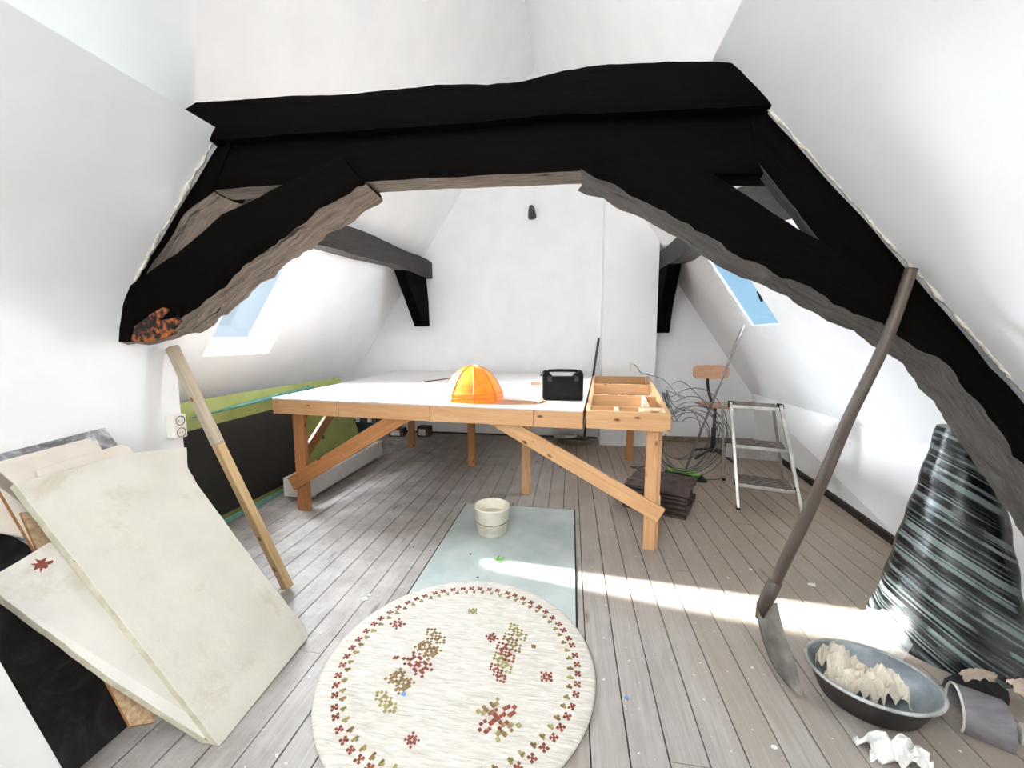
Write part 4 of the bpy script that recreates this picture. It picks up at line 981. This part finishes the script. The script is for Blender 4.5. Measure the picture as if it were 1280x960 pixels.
# wrapped roll
rl = thing('wrapped_roll', 'tall tapering roll wrapped in shiny black striped foil behind the right brace', 'wrapped roll', (1.80, 2.05, 0))
mb = MB(); c0 = V((1.77, 2.03, 0)); prof = []
NZ = 60
for i in range(NZ+1):
    t = i/NZ; r = .272-.185*t**.95+.003*math.sin(t*34)+.012*math.exp(-(t*9)**2); prof.append((r, .002+t*1.0))
def rollfn(s, t):
    i = s*NZ; j = min(int(i), NZ-1); r = prof[j][0]+(prof[j+1][0]-prof[j][0])*(i-j); z = prof[j][1]+(prof[j+1][1]-prof[j][1])*(i-j); a = 2*math.pi*t
    p = V((math.cos(a)*2, math.sin(a)*2, z*3)); r *= 1+.045*noise.noise(p)+.006*noise.noise(V((p.x*2, p.y*2, z*24)))
    return c0+V((r*math.cos(a)+.01*s, r*math.sin(a)+.04*s, z))
mb.grid(rollfn, NZ, 64); mb.g = [(v.z+.60*((v.x-c0.x)*.80-(v.y-c0.y)*.25), (v.x-c0.x)*3, (v.y-c0.y)*3) for v in mb.v]
k = len(mb.v); mb.add([c0+V((.01, .04, 1.004))]+[rollfn(1, i/40) for i in range(40)], [(0, 1+i, 1+(i+1) % 40) for i in range(40)])
mb.build('foil_wrap', M['roll'], rl)
# clear film at its foot
mb = MB()
def ff(s, t):
    a = 2.95+.75*s; r = .30+.12*t*(1-.3*abs(2*s-1)); x, y = c0.x+r*math.cos(a), c0.y+r*math.sin(a); p = V((x, y, 0))
    return V((x, y, .004+(.11*(1-t)**1.5*(.6+.5*math.sin(s*math.pi)))*(1+.5*noise.noise(p*14))+.018*abs(noise.noise(p*30))))
mb.grid(ff, 40, 14); tag(mb.build('clear_film', M['film']), 'crinkled clear plastic film at the foot of the black roll', 'plastic film')
# oval tub
tcn = V((1.165, 1.60, 0)); tub = thing('oval_tub', 'dark oval tub with chalky inside holding crumpled paper', 'tub', tcn); rot = -.25
E_ = dict(sx=.198, sy=.162, rot=rot)
mb = MB(); mb.lathe(tcn, [(.002, .001), (.70, .001), (.78, .012), (.97, .095), (1.03, .108), (1.05, .116)], 48, **E_); P(mb.build('shell', M['tub_out'], tub), 'dark outer shell')
mb = MB(); mb.lathe(tcn, [(1.05, .116), (1.03, .122), (.985, .117), (.93, .095), (.74, .022), (.002, .016)], 48, **E_); P(mb.build('inside', M['tub_in'], tub), 'grey chalky inside and rim')
mb = MB(); cr, sr = math.cos(rot), math.sin(rot)
mb.tube([tcn+V((1.04*E_['sx']*math.cos(a)*cr-1.04*E_['sy']*math.sin(a)*sr, 1.04*E_['sx']*math.cos(a)*sr+1.04*E_['sy']*math.sin(a)*cr, .120)) for a in [2*math.pi*i/56 for i in range(56)]], .0065, 8, closed=True); P(mb.build('rim', M['tub_rim'], tub), 'pale chalky rolled rim')
def crumple(name, c, sx, sy, sz, m, label, cat, seed, fold=.5, fr=2.2, dome=1.0, rot=0, smooth=False, n=34, thick=.0015):
    """one sheet of paper or cloth, folded and creased, lying in a heap"""
    mb = MB(); c = V(c); cr_, sr_ = math.cos(rot), math.sin(rot); o_ = V((seed*3.7, seed*1.3, seed))
    tri = lambda x: 2*abs(2*(x-math.floor(x+.5)))-1
    def fn(s, t, lift=0):
        a, b = s*2-1, t*2-1; r = min(1.3, math.hypot(a, b)); q = V((a, b, 0))
        w = noise.noise_vector(q*fr*.5+o_)*.9; w2 = noise.noise_vector(q*fr+o_*2); w3 = tri(noise.noise(q*fr*.9+o_*3)*2.2); w4 = tri(noise.noise(q*fr*2.1+o_*4)*1.8)
        x = sx*(a*(1-.22*r)+fold*(.55*w.x+.35*w2.x)); y = sy*(b*(1-.22*r)+fold*(.55*w.y+.35*w2.y))
        z = sz*(dome*(1-.8*r*r)+fold*(.55*w3+.16*w4+.7*w.z)+.35)
        return c+V((x*cr_-y*sr_, x*sr_+y*cr_, max(z, .0)+lift))
    mb.grid(lambda s, t: fn(s, t), n, n, smooth=smooth); mb.grid(lambda s, t: fn(s, t, thick), n, n, smooth=smooth)
    mb.v = [V((v.x, v.y, max(v.z, c.z+.001))) for v in mb.v]
    return tag(mb.build(name, M[m]), label, cat)
crumple('crumpled_paper', (1.10, 1.640, .055), .105, .075, .078, 'paper_tan', 'cream crumpled paper heaped at the far end of the oval tub', 'paper', 3, .85, 1.0, n=20)
crumple('crumpled_paper', (1.08, 1.575, .05), .075, .062, .062, 'paper_tan', 'cream crumpled paper at the near left side of the oval tub', 'paper', 9, .85, 1.0, n=18)
crumple('crumpled_paper', (1.19, 1.580, .045), .10, .085, .062, 'paper_tan', 'cream crumpled paper in the middle of the oval tub', 'paper', 14, .85, 1.0, n=20)
crumple('crumpled_paper', (1.095, 1.375, 0), .14, .06, .045, 'paper_white', 'white crumpled paper on the floor in front of the oval tub', 'paper', 21, .85, 1.1, n=22)
# grey bent sheet lying beside the tub
gp = thing('grey_pipe', 'short grey half pipe lying beside the oval tub', 'pipe', (1.45, 1.56, 0))
mb = MB(); n = 24; R_ = .085
def gpf(s, t, r): a = -.5+t*(math.pi+1.0); ax_ = lerp((1.43, 1.57, 0), (1.535, 1.51, 0), s); e = V((.4, .91, 0)); return ax_+e*(-r*math.cos(a))+V((0, 0, max(.001, r*math.sin(a)*.95+.045)))
mb.grid(lambda s, t: gpf(s, t, R_), 6, n); mb.grid(lambda s, t: gpf(s, t, R_-.006), 6, n)
mb.build('wall', M['grey_sheet'], gp)
mb = MB(); mb.tube([gpf(0, i/n, R_-.003) for i in range(n+1)], .0045, 6); P(mb.build('rim', M['pale_block'], gp), 'pale rim at the near end')
# black cloth heap and rags
crumple('black_bag', (1.77, 1.50, 0), .17, .10, .085, 'black_cloth', 'black cloth bag slumped on the floor at the right edge', 'bag', 31, .3, 1.6, smooth=True)
crumple('black_cloth', (1.60, 1.69, 0), .12, .05, .055, 'black_cloth', 'black cloth bundled at the foot of the striped roll', 'cloth', 37, .35, 1.8, smooth=True)
crumple('beige_rag', (1.60, 1.685, .082), .085, .03, .022, 'rag', 'beige folded rag lying highest on the black cloth by the roll', 'rag', 41, .45, 1.8, rot=.1, smooth=True)
crumple('beige_rag', (1.70, 1.575, .125), .10, .045, .026, 'rag', 'larger beige rag draped over the black bag at right', 'rag', 46, .45, 1.8, rot=-.35, smooth=True)
mb = MB(); mb.obb((1.60, 1.49, .055), (.032, -.010, .004), (.008, .018, 0), (0, 0, .015)); mb.obb((1.60, 1.49, .020), (.029, -.009, 0), (.008, .016, 0), (0, 0, .019)); tag(mb.build('pale_block', M['pale_block'], bevel=.008), 'pale block lying right of the grey half pipe', 'block')

# ------------------------------------------------------------------ light
wd_ = bpy.data.worlds.new('sky'); sc.world = wd_; wd_.use_nodes = True; nt = wd_.node_tree; nt.nodes.clear()
ow = nt.nodes.new('ShaderNodeOutputWorld'); bg = nt.nodes.new('ShaderNodeBackground'); tc_ = nt.nodes.new('ShaderNodeTexCoord'); sx = nt.nodes.new('ShaderNodeSeparateXYZ')
rp = nt.nodes.new('ShaderNodeValToRGB'); mr = nt.nodes.new('ShaderNodeMapRange')
nt.links.new(tc_.outputs['Generated'], sx.inputs[0]); nt.links.new(sx.outputs[0], mr.inputs[0]); mr.inputs[1].default_value = -1; mr.inputs[2].default_value = 1
nt.links.new(mr.outputs[0], rp.inputs[0]); e = rp.color_ramp.elements
e[0].position = .1; e[0].color = lin((205, 216, 226)); e[1].position = .75; e[1].color = lin((160, 208, 236))
nt.links.new(rp.outputs[0], bg.inputs[0]); bg.inputs[1].default_value = .66; nt.links.new(bg.outputs[0], ow.inputs[0])

def sun(name, d, strength, angle, col=(1, 1, 1)):
    l = bpy.data.lights.new(name, 'SUN'); l.energy = strength; l.angle = math.radians(angle); l.color = col
    o = bpy.data.objects.new(name, l); COL.objects.link(o); o.location = -V(d)*3+V((0, 0, 4)); o.rotation_euler = V(d).to_track_quat('-Z', 'Y').to_euler(); return o
def area(name, loc, d, sx_, sy_, power, col=(1, 1, 1)):
    l = bpy.data.lights.new(name, 'AREA'); l.shape = 'RECTANGLE'; l.size = sx_; l.size_y = sy_; l.energy = power; l.color = col
    o = bpy.data.objects.new(name, l); COL.objects.link(o); o.location = loc; o.rotation_euler = V(d).to_track_quat('-Z', 'Y').to_euler(); return o
sun('sun', (1.94, -.49, -1), 34, 1.6, (1, .96, .90))
sun('sky_light_left', (1.0, -.22, -.48), 56, 70, (.90, .95, 1))
sun('sky_light_right', (-1.0, -.2, -.40), 30, 70, (.90, .95, 1))
sun('sky_light_low', (1.0, .04, -.30), 6.5, 20, (.95, .97, 1))
area('rear_fill_light', (-.75, YR+.05, 1.9), (0, 1, 0), 1.6, 1.7, 34, (.93, .97, 1))  # unseen fill lamp added behind the camera; the rear wall has no window
area('roof_fill_light', (xl(4.05)+.04, -1.25, 4.05-.03), (SL, 0, -1), .9, .9, 52, (.93, .97, 1))  # unseen lamp added under the roof to brighten the front bay

sc.view_settings.view_transform = 'Standard'; sc.view_settings.look = 'None'; sc.view_settings.gamma = 1; sc.view_settings.use_curve_mapping = False
sc.view_settings.exposure = 0.78
sc.cycles.diffuse_bounces = 8; sc.cycles.max_bounces = 12; sc.cycles.transparent_max_bounces = 12
for o in bpy.data.objects:
    if '_loc' in o: del o['_loc']
